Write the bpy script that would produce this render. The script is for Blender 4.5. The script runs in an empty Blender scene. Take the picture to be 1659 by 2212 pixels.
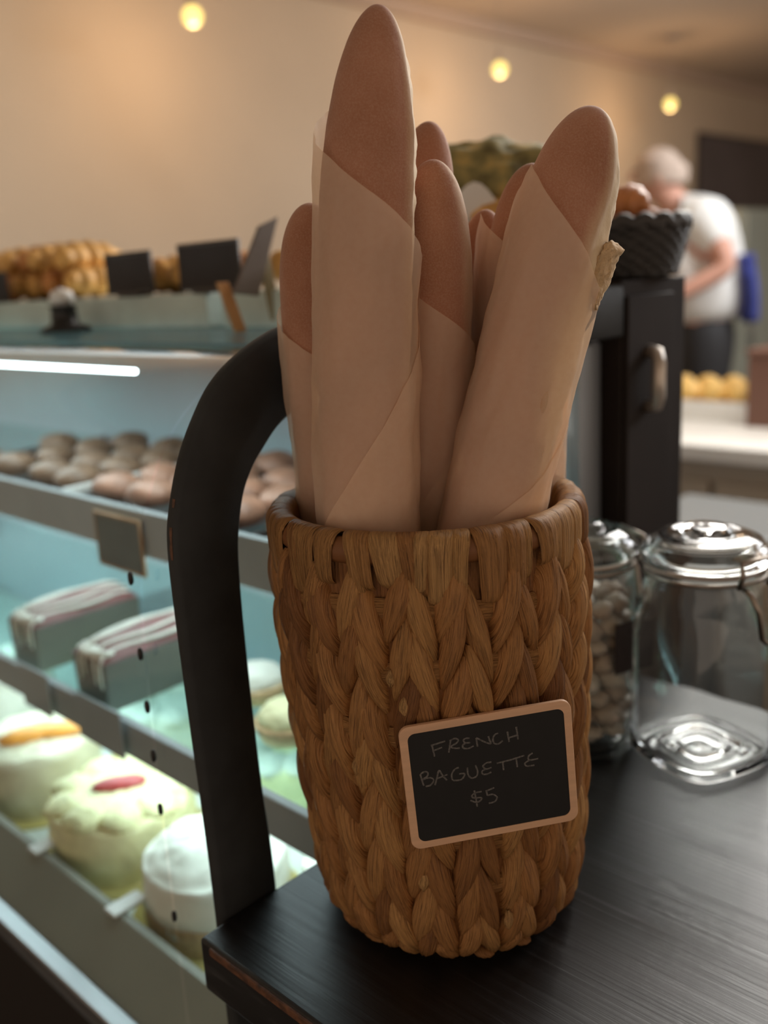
import bpy, bmesh, math, random
from mathutils import Vector, Matrix, noise
R = random.Random(7)
PI = math.pi
scn = bpy.context.scene
COL = scn.collection

# ------------------------------------------------------------------ camera
CAMZ = 1.35
F_PX = 2014.22
ROT = Matrix(((0.68545, 0.21704, -0.69502), (-0.72597, 0.13041, -0.67525), (-0.05592, 0.96741, 0.24695)))
cam_d = bpy.data.cameras.new('camera')
cam = bpy.data.objects.new('camera', cam_d)
COL.objects.link(cam)
cam.matrix_world = Matrix.Translation((0, 0, CAMZ)) @ ROT.to_4x4()
cam_d.sensor_fit = 'VERTICAL'
cam_d.sensor_height = 36
cam_d.sensor_width = 27
cam_d.lens = F_PX / 2212 * 36
cam_d.clip_start = 0.02
cam_d.dof.use_dof = True
cam_d.dof.focus_distance = 0.54
cam_d.dof.aperture_fstop = 3.6
scn.camera = cam

# ------------------------------------------------------------------ light
scn.view_settings.view_transform = 'Standard'
scn.view_settings.look = 'None'
scn.view_settings.exposure = 0.5
scn.view_settings.gamma = 1
scn.view_settings.use_curve_mapping = False
w = bpy.data.worlds.new('room_air')
scn.world = w
w.use_nodes = True
w.node_tree.nodes['Background'].inputs[0].default_value = (1.0, 0.775, 0.605, 1)
w.node_tree.nodes['Background'].inputs[1].default_value = 0.50
scn.cycles.transparent_max_bounces = 24
scn.cycles.max_bounces = 10
scn.cycles.caustics_reflective = False
scn.cycles.caustics_refractive = False
scn.cycles.sample_clamp_indirect = 6


def area(name, loc, target, sx, sy, power, col):
    d = bpy.data.lights.new(name, 'AREA')
    d.shape = 'RECTANGLE'
    d.size, d.size_y, d.energy, d.color = sx, sy, power, col
    o = bpy.data.objects.new(name, d)
    COL.objects.link(o)
    o.location = loc
    o.rotation_euler = (Vector(target) - Vector(loc)).to_track_quat('-Z', 'Y').to_euler()
    return o


area('kitchen_ceiling_light', (3.6, -0.3, 2.42), (3.0, 0.2, 0), 1.6, 1.2, 52, (0.97, 0.98, 1.0))
area('added_rim_light', (2.20, 0.72, 2.22), (0.55, 0.35, 1.05), 0.9, 0.9, 28, (1.0, 0.97, 0.92))  # added out-of-view lamp: rim light on the baguettes, sheen on the counter
area('added_shirt_fill', (3.75, 1.2, 2.15), (4.05, 1.95, 1.3), 0.4, 0.4, 5.5, (0.97, 0.98, 1.0))  # added fill that brightens the white shirt, no fixture here
area('added_wall_fill', (1.1, 1.3, 2.42), (2.9, 3.0, 1.3), 1.6, 0.4, 2.5, (1.0, 0.90, 0.80))  # added fill aimed at the back wall to lift its brightness


# ------------------------------------------------------------------ geometry from photo measurements
def ray(x, y):
    return ROT @ Vector((x - 829.5, -(y - 1106.0), -F_PX))


def onz(x, y, z):
    d = ray(x, y)
    return Vector((0, 0, CAMZ)) + d * ((z - CAMZ) / d.z)


def onx(x, y, X):
    d = ray(x, y)
    return Vector((0, 0, CAMZ)) + d * (X / d.x)


def ony(x, y, Y):
    d = ray(x, y)
    return Vector((0, 0, CAMZ)) + d * (Y / d.y)


FH = Vector((0.717, 0.697, 0))      # level direction away from the viewer
RH = Vector((0.697, -0.717, 0))     # level direction to the right


def ond(x, y, dist):
    d = ray(x, y)
    return Vector((0, 0, CAMZ)) + d * (dist / d.dot(FH))


# ------------------------------------------------------------------ helpers
def tag(o, label=None, cat=None, group=None, kind=None):
    if label: o['label'] = label
    if cat: o['category'] = cat
    if group: o['group'] = group
    if kind: o['kind'] = kind
    return o


def thing(name, loc, label, cat, group=None, rz=0):
    o = bpy.data.objects.new(name, None)
    COL.objects.link(o)
    o.empty_display_size = 0.02
    o.location = loc
    o.rotation_euler = (0, 0, rz)
    return tag(o, label, cat, group)


class MB:
    def __init__(s):
        s.v, s.f, s.uv, s.c = [], [], [], []

    def add(s, vs, fs, uvs=None, cols=None):
        b = len(s.v)
        s.v += [tuple(v) for v in vs]
        s.f += [tuple(i + b for i in f) for f in fs]
        s.uv += uvs if uvs else [(0, 0)] * len(vs)
        s.c += cols if cols else [0.5] * len(vs)
        return s

    def grid(s, pts, closed_u=False, closed_v=False, uvs=None, cols=None):
        n, m = len(pts), len(pts[0])
        fs = []
        for i in range(n if closed_u else n - 1):
            for j in range(m if closed_v else m - 1):
                a, b = i * m + j, i * m + (j + 1) % m
                c, d = ((i + 1) % n) * m + (j + 1) % m, ((i + 1) % n) * m + j
                fs.append((a, b, c, d))
        s.add([p for r in pts for p in r], fs, [u for r in uvs for u in r] if uvs else None,
              [u for r in cols for u in r] if cols else None)
        return s

    def box(s, x0, x1, y0, y1, z0, z1):
        vs = [(x, y, z) for x in (x0, x1) for y in (y0, y1) for z in (z0, z1)]
        return s.add(vs, [(0, 1, 3, 2), (4, 6, 7, 5), (0, 4, 5, 1), (2, 3, 7, 6), (0, 2, 6, 4), (1, 5, 7, 3)])

    def prism(s, poly, axis, a, b):
        """poly: 2D outline; axis x: (y,z), y: (x,z), z: (x,y)"""
        n = len(poly)
        def P(p, h):
            return (h, p[0], p[1]) if axis == 'x' else (p[0], h, p[1]) if axis == 'y' else (p[0], p[1], h)
        vs = [P(p, a) for p in poly] + [P(p, b) for p in poly]
        return s.add(vs, [tuple(range(n)), tuple(range(2 * n - 1, n - 1, -1))] +
                     [(i, i + n, (i + 1) % n + n, (i + 1) % n) for i in range(n)])

    def lathe(s, prof, n=48, c=(0, 0, 0), sq=0.0, cap=True):
        """prof: list (r,z); sq: squareness function or number"""
        pts = []
        for r, z in prof:
            row = []
            for i in range(n):
                a = 2 * PI * i / n
                k = sq(z) if callable(sq) else sq
                q = 1 + k * (1 / (abs(math.cos(a)) ** 5 + abs(math.sin(a)) ** 5) ** 0.2 - 1)
                row.append((c[0] + r * q * math.cos(a), c[1] + r * q * math.sin(a), c[2] + z))
            pts.append(row)
        s.grid(pts, closed_v=True)
        b = len(s.v) - len(prof) * n
        if cap:
            if prof[0][0] > 1e-4: s.f.append(tuple(b + i for i in range(n)))
            if prof[-1][0] > 1e-4: s.f.append(tuple(b + (len(prof) - 1) * n + i for i in range(n - 1, -1, -1)))
        return s

    def tube(s, path, r, n=10, closed=False):
        path = [Vector(p) for p in path]
        rr = r if isinstance(r, (list, tuple)) else [r] * len(path)
        pts = []
        nrm = None
        for i, p in enumerate(path):
            if closed:
                t = path[(i + 1) % len(path)] - path[i - 1]
            else:
                t = path[min(i + 1, len(path) - 1)] - path[max(i - 1, 0)]
            t.normalize()
            if nrm is None:
                nrm = t.orthogonal().normalized()
            nrm = (nrm - t * nrm.dot(t)).normalized()
            b = t.cross(nrm)
            pts.append([p + (nrm * math.cos(2 * PI * k / n) + b * math.sin(2 * PI * k / n)) * rr[i] for k in range(n)])
        s.grid(pts, closed_u=closed, closed_v=True)
        if not closed:
            b0 = len(s.v) - len(path) * n
            s.f.append(tuple(b0 + i for i in range(n)))
            s.f.append(tuple(b0 + (len(path) - 1) * n + i for i in range(n - 1, -1, -1)))
        return s

    def build(s, name, mat, parent=None, smooth=True, bevel=0, loc=None, subsurf=0, auto=None):
        me = bpy.data.meshes.new(name)
        me.from_pydata(s.v, [], s.f)
        uvl = me.uv_layers.new(name='uv')
        idx = [0] * len(me.loops)
        me.loops.foreach_get('vertex_index', idx)
        uvl.data.foreach_set('uv', [c for i in idx for c in s.uv[i]])
        at = me.attributes.new('tint', 'FLOAT', 'POINT')
        at.data.foreach_set('value', s.c)
        bm = bmesh.new()
        bm.from_mesh(me)
        bmesh.ops.recalc_face_normals(bm, faces=bm.faces)
        bm.to_mesh(me)
        bm.free()
        me.materials.append(mat)
        o = bpy.data.objects.new(name, me)
        COL.objects.link(o)
        if smooth:
            me.polygons.foreach_set('use_smooth', [True] * len(me.polygons))
            if auto:
                me.set_sharp_from_angle(angle=auto)
        if bevel:
            m = o.modifiers.new('bevel', 'BEVEL')
            m.width, m.segments, m.limit_method = bevel, 3, 'ANGLE'
            if not smooth:
                me.polygons.foreach_set('use_smooth', [True] * len(me.polygons))
                me.set_sharp_from_angle(angle=0.6)
        if subsurf:
            m = o.modifiers.new('subsurf', 'SUBSURF')
            m.levels = m.render_levels = subsurf
        if loc: o.location = loc
        if parent: o.parent = parent
        return o


def boxo(name, mat, x0, x1, y0, y1, z0, z1, parent=None, bevel=0.002):
    return MB().box(x0, x1, y0, y1, z0, z1).build(name, mat, parent, smooth=False, bevel=bevel)


# ------------------------------------------------------------------ materials
class NT:
    def __init__(s, name):
        s.m = bpy.data.materials.new(name)
        s.m.use_nodes = True
        s.t = s.m.node_tree
        s.b = s.t.nodes['Principled BSDF']
        s.o = s.t.nodes['Material Output']

    def n(s, typ, **kw):
        nd = s.t.nodes.new(typ)
        for k, v in kw.items():
            if k.startswith('i_'):
                nd.inputs[k[2:].replace('_', ' ')].default_value = v
            else:
                setattr(nd, k, v)
        return nd

    def l(s, a, b):
        s.t.links.new(a, b)

    def mix(s, fac, a, b):
        nd = s.t.nodes.new('ShaderNodeMix')
        nd.data_type = 'RGBA'
        if isinstance(fac, (int, float)): nd.inputs[0].default_value = fac
        else: s.l(fac, nd.inputs[0])
        for i, c in ((6, a), (7, b)):
            if isinstance(c, tuple): nd.inputs[i].default_value = (*c, 1)
            else: s.l(c, nd.inputs[i])
        return nd.outputs[2]

    def ramp(s, fac, stops):
        nd = s.t.nodes.new('ShaderNodeValToRGB')
        s.l(fac, nd.inputs[0])
        e = nd.color_ramp.elements
        while len(e) < len(stops): e.new(0.5)
        for i, (p, c) in enumerate(stops):
            e[i].position = p
            e[i].color = (*c, 1) if isinstance(c, tuple) else (c, c, c, 1)
        return nd.outputs[0]


def sm(name, col, rough=0.5, metal=0.0, var=0.0, vscale=20, bump=0.0, bscale=60, stretch=(1, 1, 1), emis=0, coat=0,
       spec=0.5):
    k = NT(name)
    b = k.b
    b.inputs['Base Color'].default_value = (*col, 1)
    b.inputs['Roughness'].default_value = rough
    b.inputs['Metallic'].default_value = metal
    b.inputs['Specular IOR Level'].default_value = spec
    b.inputs['Coat Weight'].default_value = coat
    if emis:
        b.inputs['Emission Color'].default_value = (*col, 1)
        b.inputs['Emission Strength'].default_value = emis
    if var or bump:
        tc = k.n('ShaderNodeTexCoord')
        mp = k.n('ShaderNodeMapping')
        mp.inputs['Scale'].default_value = stretch
        k.l(tc.outputs['Object'], mp.inputs[0])
    if var:
        nz = k.n('ShaderNodeTexNoise', i_Scale=vscale, i_Detail=5.0)
        k.l(mp.outputs[0], nz.inputs['Vector'])
        lo = tuple(max(0, c * (1 - var)) for c in col)
        hi = tuple(min(1, c * (1 + var)) for c in col)
        k.l(k.ramp(nz.outputs[0], [(0.3, lo), (0.7, hi)]), b.inputs['Base Color'])
    if bump:
        nz = k.n('ShaderNodeTexNoise', i_Scale=bscale, i_Detail=6.0)
        k.l(mp.outputs[0], nz.inputs['Vector'])
        bp = k.n('ShaderNodeBump', i_Strength=bump, i_Distance=0.002)
        k.l(nz.outputs[0], bp.inputs['Height'])
        k.l(bp.outputs[0], b.inputs['Normal'])
    return k.m


def m_strand():
    k = NT('water_hyacinth')
    uv = k.n('ShaderNodeUVMap', uv_map='uv')
    mp = k.n('ShaderNodeMapping')
    mp.inputs['Scale'].default_value = (26, 2.2, 1)
    k.l(uv.outputs[0], mp.inputs[0])
    f1 = k.n('ShaderNodeTexNoise', i_Scale=1.0, i_Detail=4.0, i_Roughness=0.6)
    k.l(mp.outputs[0], f1.inputs['Vector'])
    mp2 = k.n('ShaderNodeMapping')
    mp2.inputs['Scale'].default_value = (6, 1.2, 1)
    k.l(uv.outputs[0], mp2.inputs[0])
    f2 = k.n('ShaderNodeTexNoise', i_Scale=1.0, i_Detail=2.0)
    k.l(mp2.outputs[0], f2.inputs['Vector'])
    at = k.n('ShaderNodeAttribute', attribute_name='tint')
    base = k.ramp(at.outputs['Fac'], [(0.0, (0.20, 0.082, 0.028)), (0.45, (0.46, 0.22, 0.075)), (0.8, (0.60, 0.33, 0.12)),
                                      (1.0, (0.68, 0.40, 0.16))])
    dark = k.mix(k.ramp(f1.outputs[0], [(0.38, 1.0), (0.47, 0.0)]), base, (0.085, 0.032, 0.012))
    dk = k.n('ShaderNodeMix', data_type='RGBA')
    dk.inputs[0].default_value = 0.5
    k.l(base, dk.inputs[6]); k.l(dark, dk.inputs[7])
    st = k.mix(k.ramp(f2.outputs[0], [(0.60, 0.0), (0.74, 0.55)]), dk.outputs[2], (0.11, 0.038, 0.015))
    k.l(st, k.b.inputs['Base Color'])
    k.b.inputs['Roughness'].default_value = 0.55
    k.b.inputs['Specular IOR Level'].default_value = 0.35
    bp = k.n('ShaderNodeBump', i_Strength=1.0, i_Distance=0.0030)
    k.l(f1.outputs[0], bp.inputs['Height'])
    bp2 = k.n('ShaderNodeBump', i_Strength=0.6, i_Distance=0.003)
    k.l(f2.outputs[0], bp2.inputs['Height'])
    k.l(bp.outputs[0], bp2.inputs['Normal'])
    k.l(bp2.outputs[0], k.b.inputs['Normal'])
    return k.m


def m_crust():
    k = NT('baguette_crust')
    tc = k.n('ShaderNodeTexCoord')
    n1 = k.n('ShaderNodeTexNoise', i_Scale=900.0, i_Detail=4.0, i_Roughness=0.7)
    k.l(tc.outputs['Object'], n1.inputs['Vector'])
    n2 = k.n('ShaderNodeTexNoise', i_Scale=22.0, i_Detail=4.0)
    k.l(tc.outputs['Object'], n2.inputs['Vector'])
    n3 = k.n('ShaderNodeTexNoise', i_Scale=110.0, i_Detail=3.0)
    k.l(tc.outputs['Object'], n3.inputs['Vector'])
    at = k.n('ShaderNodeAttribute', attribute_name='tint')
    c = k.ramp(n2.outputs[0], [(0.3, (0.35, 0.150, 0.082)), (0.55, (0.43, 0.20, 0.120)), (0.75, (0.50, 0.255, 0.16))])
    c = k.mix(k.ramp(n1.outputs[0], [(0.42, 0.0), (0.68, 0.28)]), c, (0.62, 0.44, 0.32))
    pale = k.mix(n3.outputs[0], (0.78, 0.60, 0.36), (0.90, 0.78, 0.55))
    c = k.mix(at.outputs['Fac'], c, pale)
    k.l(c, k.b.inputs['Base Color'])
    k.b.inputs['Roughness'].default_value = 0.75
    k.b.inputs['Specular IOR Level'].default_value = 0.25
    k.b.inputs['Sheen Weight'].default_value = 0.15
    b1 = k.n('ShaderNodeBump', i_Strength=0.35, i_Distance=0.0006)
    k.l(n1.outputs[0], b1.inputs['Height'])
    b2 = k.n('ShaderNodeBump', i_Strength=0.35, i_Distance=0.002)
    k.l(n3.outputs[0], b2.inputs['Height'])
    k.l(b1.outputs[0], b2.inputs['Normal'])
    k.l(b2.outputs[0], k.b.inputs['Normal'])
    return k.m


def m_paper():
    k = NT('wrapping_paper')
    tc = k.n('ShaderNodeTexCoord')
    n1 = k.n('ShaderNodeTexNoise', i_Scale=260.0, i_Detail=5.0)
    k.l(tc.outputs['Object'], n1.inputs['Vector'])
    n2 = k.n('ShaderNodeTexNoise', i_Scale=16.0, i_Detail=3.0)
    k.l(tc.outputs['Object'], n2.inputs['Vector'])
    c = k.mix(n1.outputs[0], (0.90, 0.70, 0.52), (0.98, 0.82, 0.65))
    k.l(c, k.b.inputs['Base Color'])
    k.b.inputs['Roughness'].default_value = 0.55
    bp = k.n('ShaderNodeBump', i_Strength=0.25, i_Distance=0.004)
    k.l(n2.outputs[0], bp.inputs['Height'])
    k.l(bp.outputs[0], k.b.inputs['Normal'])
    tr = k.n('ShaderNodeBsdfTranslucent')
    k.l(c, tr.inputs[0])
    tp = k.n('ShaderNodeBsdfTransparent')
    tp.inputs[0].default_value = (1, 0.93, 0.86, 1)
    m1 = k.n('ShaderNodeMixShader'); m1.inputs[0].default_value = 0.26
    k.l(k.b.outputs[0], m1.inputs[1]); k.l(tr.outputs[0], m1.inputs[2])
    m2 = k.n('ShaderNodeMixShader'); m2.inputs[0].default_value = 0.50
    k.l(m1.outputs[0], m2.inputs[1]); k.l(tp.outputs[0], m2.inputs[2])
    k.l(m2.outputs[0], k.o.inputs[0])
    return k.m


def m_pane(name, tint=(0.93, 0.98, 0.97), refl=1.0, rough=0.02):
    k = NT(name)
    tp = k.n('ShaderNodeBsdfTransparent'); tp.inputs[0].default_value = (*tint, 1)
    gl = k.n('ShaderNodeBsdfGlossy'); gl.inputs['Roughness'].default_value = rough
    fr = k.n('ShaderNodeLayerWeight'); fr.inputs[0].default_value = 0.5
    pw = k.n('ShaderNodeMath', operation='POWER'); pw.inputs[1].default_value = 4.0
    k.l(fr.outputs['Facing'], pw.inputs[0])
    ml = k.n('ShaderNodeMath', operation='MULTIPLY_ADD'); ml.inputs[1].default_value = 0.90 * refl; ml.inputs[2].default_value = 0.05 * refl
    k.l(pw.outputs[0], ml.inputs[0])
    mx = k.n('ShaderNodeMixShader')
    k.l(ml.outputs[0], mx.inputs[0]); k.l(tp.outputs[0], mx.inputs[1]); k.l(gl.outputs[0], mx.inputs[2])
    k.l(mx.outputs[0], k.o.inputs[0])
    return k.m


def m_blackwood():
    k = NT('black_stained_wood')
    tc = k.n('ShaderNodeTexCoord')
    mp = k.n('ShaderNodeMapping'); mp.inputs['Scale'].default_value = (260, 3.0, 30)
    k.l(tc.outputs['Object'], mp.inputs[0])
    n1 = k.n('ShaderNodeTexNoise', i_Scale=1.0, i_Detail=5.0, i_Roughness=0.65)
    k.l(mp.outputs[0], n1.inputs['Vector'])
    n2 = k.n('ShaderNodeTexNoise', i_Scale=9.0, i_Detail=3.0)
    k.l(tc.outputs['Object'], n2.inputs['Vector'])
    c = k.ramp(n1.outputs[0], [(0.35, (0.006, 0.006, 0.006)), (0.60, (0.010, 0.010, 0.011)), (0.74, (0.06, 0.062, 0.064))])
    k.l(c, k.b.inputs['Base Color'])
    k.l(k.ramp(n1.outputs[0], [(0.3, 0.33), (0.7, 0.46)]), k.b.inputs['Roughness'])
    bp = k.n('ShaderNodeBump', i_Strength=0.45, i_Distance=0.0006)
    k.l(n1.outputs[0], bp.inputs['Height'])
    k.l(bp.outputs[0], k.b.inputs['Normal'])
    return k.m


STR = m_strand(); CRUST = m_crust(); PAPER = m_paper(); BW = m_blackwood()
PANE = m_pane('case_glass')
PANE_TOP = m_pane('case_top_glass', (0.72, 0.84, 0.84), 0.6, 0.12)
SHELFG = m_pane('shelf_glass', (0.80, 0.93, 0.92), 0.8, 0.04)
WALL = sm('peach_wall', (0.64, 0.53, 0.40), 0.8, var=0.06, vscale=1.5, bump=0.1, bscale=30)
CEIL = sm('ceiling_paint', (0.66, 0.56, 0.47), 0.85, var=0.04, vscale=1)
FLOOR = sm('floor_tile', (0.10, 0.085, 0.075), 0.5, var=0.2, vscale=3)
BLACK = sm('black_paint', (0.013, 0.012, 0.012), 0.42, var=0.3, vscale=40, bump=0.08, bscale=120)
ARCH = sm('black_arch_paint', (0.019, 0.022, 0.023), 0.7, var=0.35, vscale=30, bump=0.1, bscale=90)
WEAR = sm('worn_brown_edge', (0.11, 0.045, 0.02), 0.6, var=0.6, vscale=160, bump=0.3, bscale=200)
STEEL = sm('brushed_steel', (0.48, 0.50, 0.52), 0.32, 1.0, var=0.1, vscale=60, stretch=(1, 0.05, 1))
ALU = sm('grey_aluminium', (0.30, 0.33, 0.36), 0.4, 0.8)
LEDGE = sm('olive_ledge', (0.26, 0.26, 0.21), 0.55, var=0.12, vscale=5)
WHITE = sm('white_enamel', (0.80, 0.79, 0.75), 0.4, var=0.04, vscale=10)
DECK = sm('pale_deck', (0.72, 0.78, 0.74), 0.35, var=0.05, vscale=6)
BACKP = sm('case_back_panel', (0.44, 0.48, 0.54), 0.3, var=0.1, vscale=4)
LED = sm('led_light', (0.80, 0.95, 1.0), 0.4, emis=7)
RAILG = sm('grey_price_rail', (0.34, 0.37, 0.38), 0.4, var=0.1, vscale=9)


# ------------------------------------------------------------------ the room
def struct(name, mat, *b):
    return tag(boxo(name, mat, *b, bevel=0), kind='structure')


struct('floor', FLOOR, -3, 9.1, -3.5, 3.1, -0.1, 0)
struct('wall_back', WALL, -3, 9.1, 3.0, 3.1, 0, 2.5)
struct('wall_right', WALL, 9.0, 9.1, -3.5, 3.0, 0, 2.5)
struct('ceiling', CEIL, -3, 9.1, -3.5, 3.1, 2.5, 2.6)
struct('trim_1', sm('cornice_paint', (0.55, 0.43, 0.34), 0.8), -3, 9.0, 2.965, 3.0, 2.44, 2.5)

# pendant bulbs in a row by the back wall
BULB = NT('warm_bulb')
BULB.b.inputs['Base Color'].default_value = (0.06, 0.05, 0.02, 1)
BULB.b.inputs['Emission Color'].default_value = (1.0, 0.72, 0.20, 1)
BULB.b.inputs['Emission Strength'].default_value = 1.5
BULB = BULB.m
SOCK = sm('pale_socket', (0.55, 0.45, 0.36), 0.5)
spots = [(416, 35, 'warm glowing pendant bulb at the upper left, left of the tall baguette'),
         (1080, 150, 'warm glowing pendant bulb between the two tallest baguettes'),
         (1448, 225, 'warm glowing pendant bulb above the person in white')]
for px, py, lab in spots:
    p = ony(px, py, 2.60)
    t = thing('pendant_bulb', p, lab, 'lamp', 'warm bulbs hanging along the back wall')
    MB().lathe([(0.001, -0.03), (0.012, -0.0275), (0.0215, -0.021), (0.028, -0.011), (0.030, 0), (0.028, 0.011), (0.0215, 0.021),
                (0.013, 0.027)], 32).build('glass_bulb', BULB, t)
    MB().lathe([(0.013, 0.0272), (0.0145, 0.029), (0.0145, 0.06), (0.006, 0.066), (0.002, 0.068)], 24).build('socket', SOCK, t)
    MB().tube([(0, 0, 0.066), (0, 0, 2.5 - p.z - 0.012)], 0.002, 8).build('cord', SOCK, t)
    MB().lathe([(0.04, 2.5 - p.z - 0.001), (0.04, 2.5 - p.z - 0.012), (0.01, 2.5 - p.z - 0.02)], 24).build('ceiling_rose', SOCK, t)
    d = bpy.data.lights.new('bulb_glow', 'POINT')
    d.energy, d.color, d.shadow_soft_size = 3.0, (1.0, 0.62, 0.33), 0.03
    lo = bpy.data.objects.new('bulb_glow', d)
    COL.objects.link(lo)
    lo.location = p + Vector((0, 0.0, -0.05))

# ------------------------------------------------------------------ black counter
ct = thing('service_counter', (0.60, 0.1, 0), 'black stained wooden counter carrying the woven basket and glass jars', 'counter')


def rel(o, parent):
    o.parent = parent
    o.matrix_parent_inverse = Matrix.Translation(-Vector(parent.location))
    return o


def rel2(o, part):      # a sub-part of a part whose mesh is already in place
    o.parent = part
    return o


rel(boxo('countertop', BW, 0.292, 0.845, -0.6, 0.4825, 0.878, 0.92, bevel=0.003), ct)
rel(boxo('side_panel', sm('dark_brown_panel', (0.022, 0.012, 0.008), 0.5, var=0.3, vscale=8), 0.325, 0.82, -0.57, 0.46, 0, 0.878), ct)
rel(boxo('worn_edge', WEAR, 0.2905, 0.2930, -0.6, 0.470, 0.9125, 0.9185, bevel=0.001), ct)

# curved black divider with a post and a top rail
ar = thing('arched_divider', (0.335, 0.486, 0.88), 'black painted curved wooden rail rising from the counter corner behind the basket', 'rail')
out = [(0.3135, 0.70), (0.3135, 0.9205), (0.3125, 1.00), (0.3110, 1.06), (0.3095, 1.14), (0.3098, 1.19), (0.3145, 1.2165), (0.3267, 1.2493),
       (0.3450, 1.2783), (0.3590, 1.293), (0.3754, 1.3038), (0.3980, 1.3145), (0.4207, 1.3209), (0.46, 1.325), (0.60, 1.326),
       (0.858, 1.326)]
inn = [(0.3635, 0.70), (0.3635, 0.9205), (0.3600, 1.00), (0.3585, 1.06), (0.3580, 1.13), (0.3593, 1.174), (0.3630, 1.197), (0.3690, 1.2164),
       (0.3780, 1.231), (0.3876, 1.2412), (0.4010, 1.2535), (0.4165, 1.262), (0.44, 1.270), (0.47, 1.274), (0.60, 1.275), (0.858, 1.275)]
m = MB()
rows = []
def dense(L):
    res = []
    for i in range(len(L) - 1):
        for k in range(6):
            t = k / 6
            p0, p1, p2, p3 = L[max(i - 1, 0)], L[i], L[i + 1], L[min(i + 2, len(L) - 1)]
            res.append(tuple(0.5 * ((2 * p1[q]) + (-p0[q] + p2[q]) * t + (2 * p0[q] - 5 * p1[q] + 4 * p2[q] - p3[q]) * t * t +
                                    (-p0[q] + 3 * p1[q] - 3 * p2[q] + p3[q]) * t ** 3) for q in range(2)))
    return res + [L[-1]]
for a, b in zip(dense(out), dense(inn)):
    A, B = Vector((a[0], 0, a[1])), Vector((b[0], 0, b[1]))
    d = (B - A).normalized() * 0.003
    y0, y1 = 0.4835, 0.496
    e = 0.003
    rows.append([A + d + Vector((0, y0, 0)), A + Vector((0, y0 + e, 0)), A + Vector((0, y1 - e, 0)), A + d + Vector((0, y1, 0)),
                 B - d + Vector((0, y1, 0)), B + Vector((0, y1 - e, 0)), B + Vector((0, y0 + e, 0)), B - d + Vector((0, y0, 0))])
m.grid(rows, closed_v=True)
n = len(rows)
m.f += [tuple(range(8)), tuple((n - 1) * 8 + i for i in range(7, -1, -1))]
rel(m.build('curved_rail', ARCH, auto=0.9), ar)
# worn patch on the outer edge of the bend
for (za, zb) in ((1.178, 1.205), (1.213, 1.222), (1.232, 1.238)):
    m = MB()
    r2 = []
    DO = [q for q in dense(out) if za <= q[1] <= zb and q[0] < 0.34]
    for q in DO:
        jit = noise.noise(Vector((q[1] * 300, za * 10, 0))) * 0.0012
        r2.append([(q[0] - 0.0003, 0.4868, q[1]), (q[0] - 0.0003, 0.4895 + jit * 1.5, q[1])])
    if len(r2) > 1:
        m.grid(r2)
        rel(m.build('worn_patch', WEAR), ar)

# ------------------------------------------------------------------ dark cabinet at the right end of the divider
cb = thing('dark_cabinet', (0.93, 0.53, 0), 'tall dark brown cabinet with a pale handle, behind the jars', 'cabinet')
DKB = sm('dark_cabinet_wood', (0.020, 0.015, 0.013), 0.75, var=0.25, vscale=10, spec=0.2)
rel(boxo('body', DKB, 0.861, 1.0, 0.487, 0.585, 0, 1.33), cb)
cdoor = rel(boxo('door', DKB, 0.864, 0.962, 0.481, 0.4868, 0.05, 1.315), cb)
m = MB()
hx = ony(1404, 800, 0.478)
m.tube([(hx.x, 0.481, hx.z + 0.02), (hx.x, 0.470, hx.z + 0.018), (hx.x - 0.004, 0.466, hx.z + 0.008), (hx.x - 0.006, 0.465, hx.z - 0.01),
        (hx.x - 0.004, 0.466, hx.z - 0.026), (hx.x, 0.470, hx.z - 0.036), (hx.x, 0.481, hx.z - 0.038)], 0.0075, 12)
rel2(m.build('handle', sm('pale_handle', (0.55, 0.50, 0.44), 0.3, 0.6)), cdoor)

# ------------------------------------------------------------------ pastry display case
YA, YB = 0.508, 2.75
XF, XB = 0.33, 0.852
dc = thing('pastry_display_case', (0.6, 1.6, 0), 'long glass fronted pastry display case with lit shelves behind the black rail', 'display case')
def D(o): return rel(o, dc)
def dbox(name, mat, *b, bevel=0.0015): return D(boxo(name, mat, *b, bevel=bevel))
BASE = sm('case_base', (0.012, 0.008, 0.006), 0.5)
dbox('base_cabinet', BASE, XF + 0.006, XB, YA, YB, 0.05, 0.672)
dbox('plinth', BASE, XF + 0.05, XB - 0.03, YA + 0.03, YB - 0.03, 0, 0.05)
dbox('front_rail', STEEL, XF - 0.010, XF + 0.008, YA, YB, 0.680, 0.697)
dbox('lower_rail', ALU, XF - 0.002, XF + 0.012, YA, YB, 0.658, 0.6785)
D(MB().prism([(XF + 0.008, 0.674), (XF + 0.008, 0.694), (0.380, 0.742), (0.388, 0.742), (0.388, 0.674)], 'y', YA, YB)
  .build('inner_ledge', LEDGE, smooth=False))
dbox('deck', DECK, 0.388, XB - 0.012, YA, YB, 0.674, 0.700)
dbox('back_panel', BACKP, XB - 0.012, XB, YA, YB, 0.70, 1.285)
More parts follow.
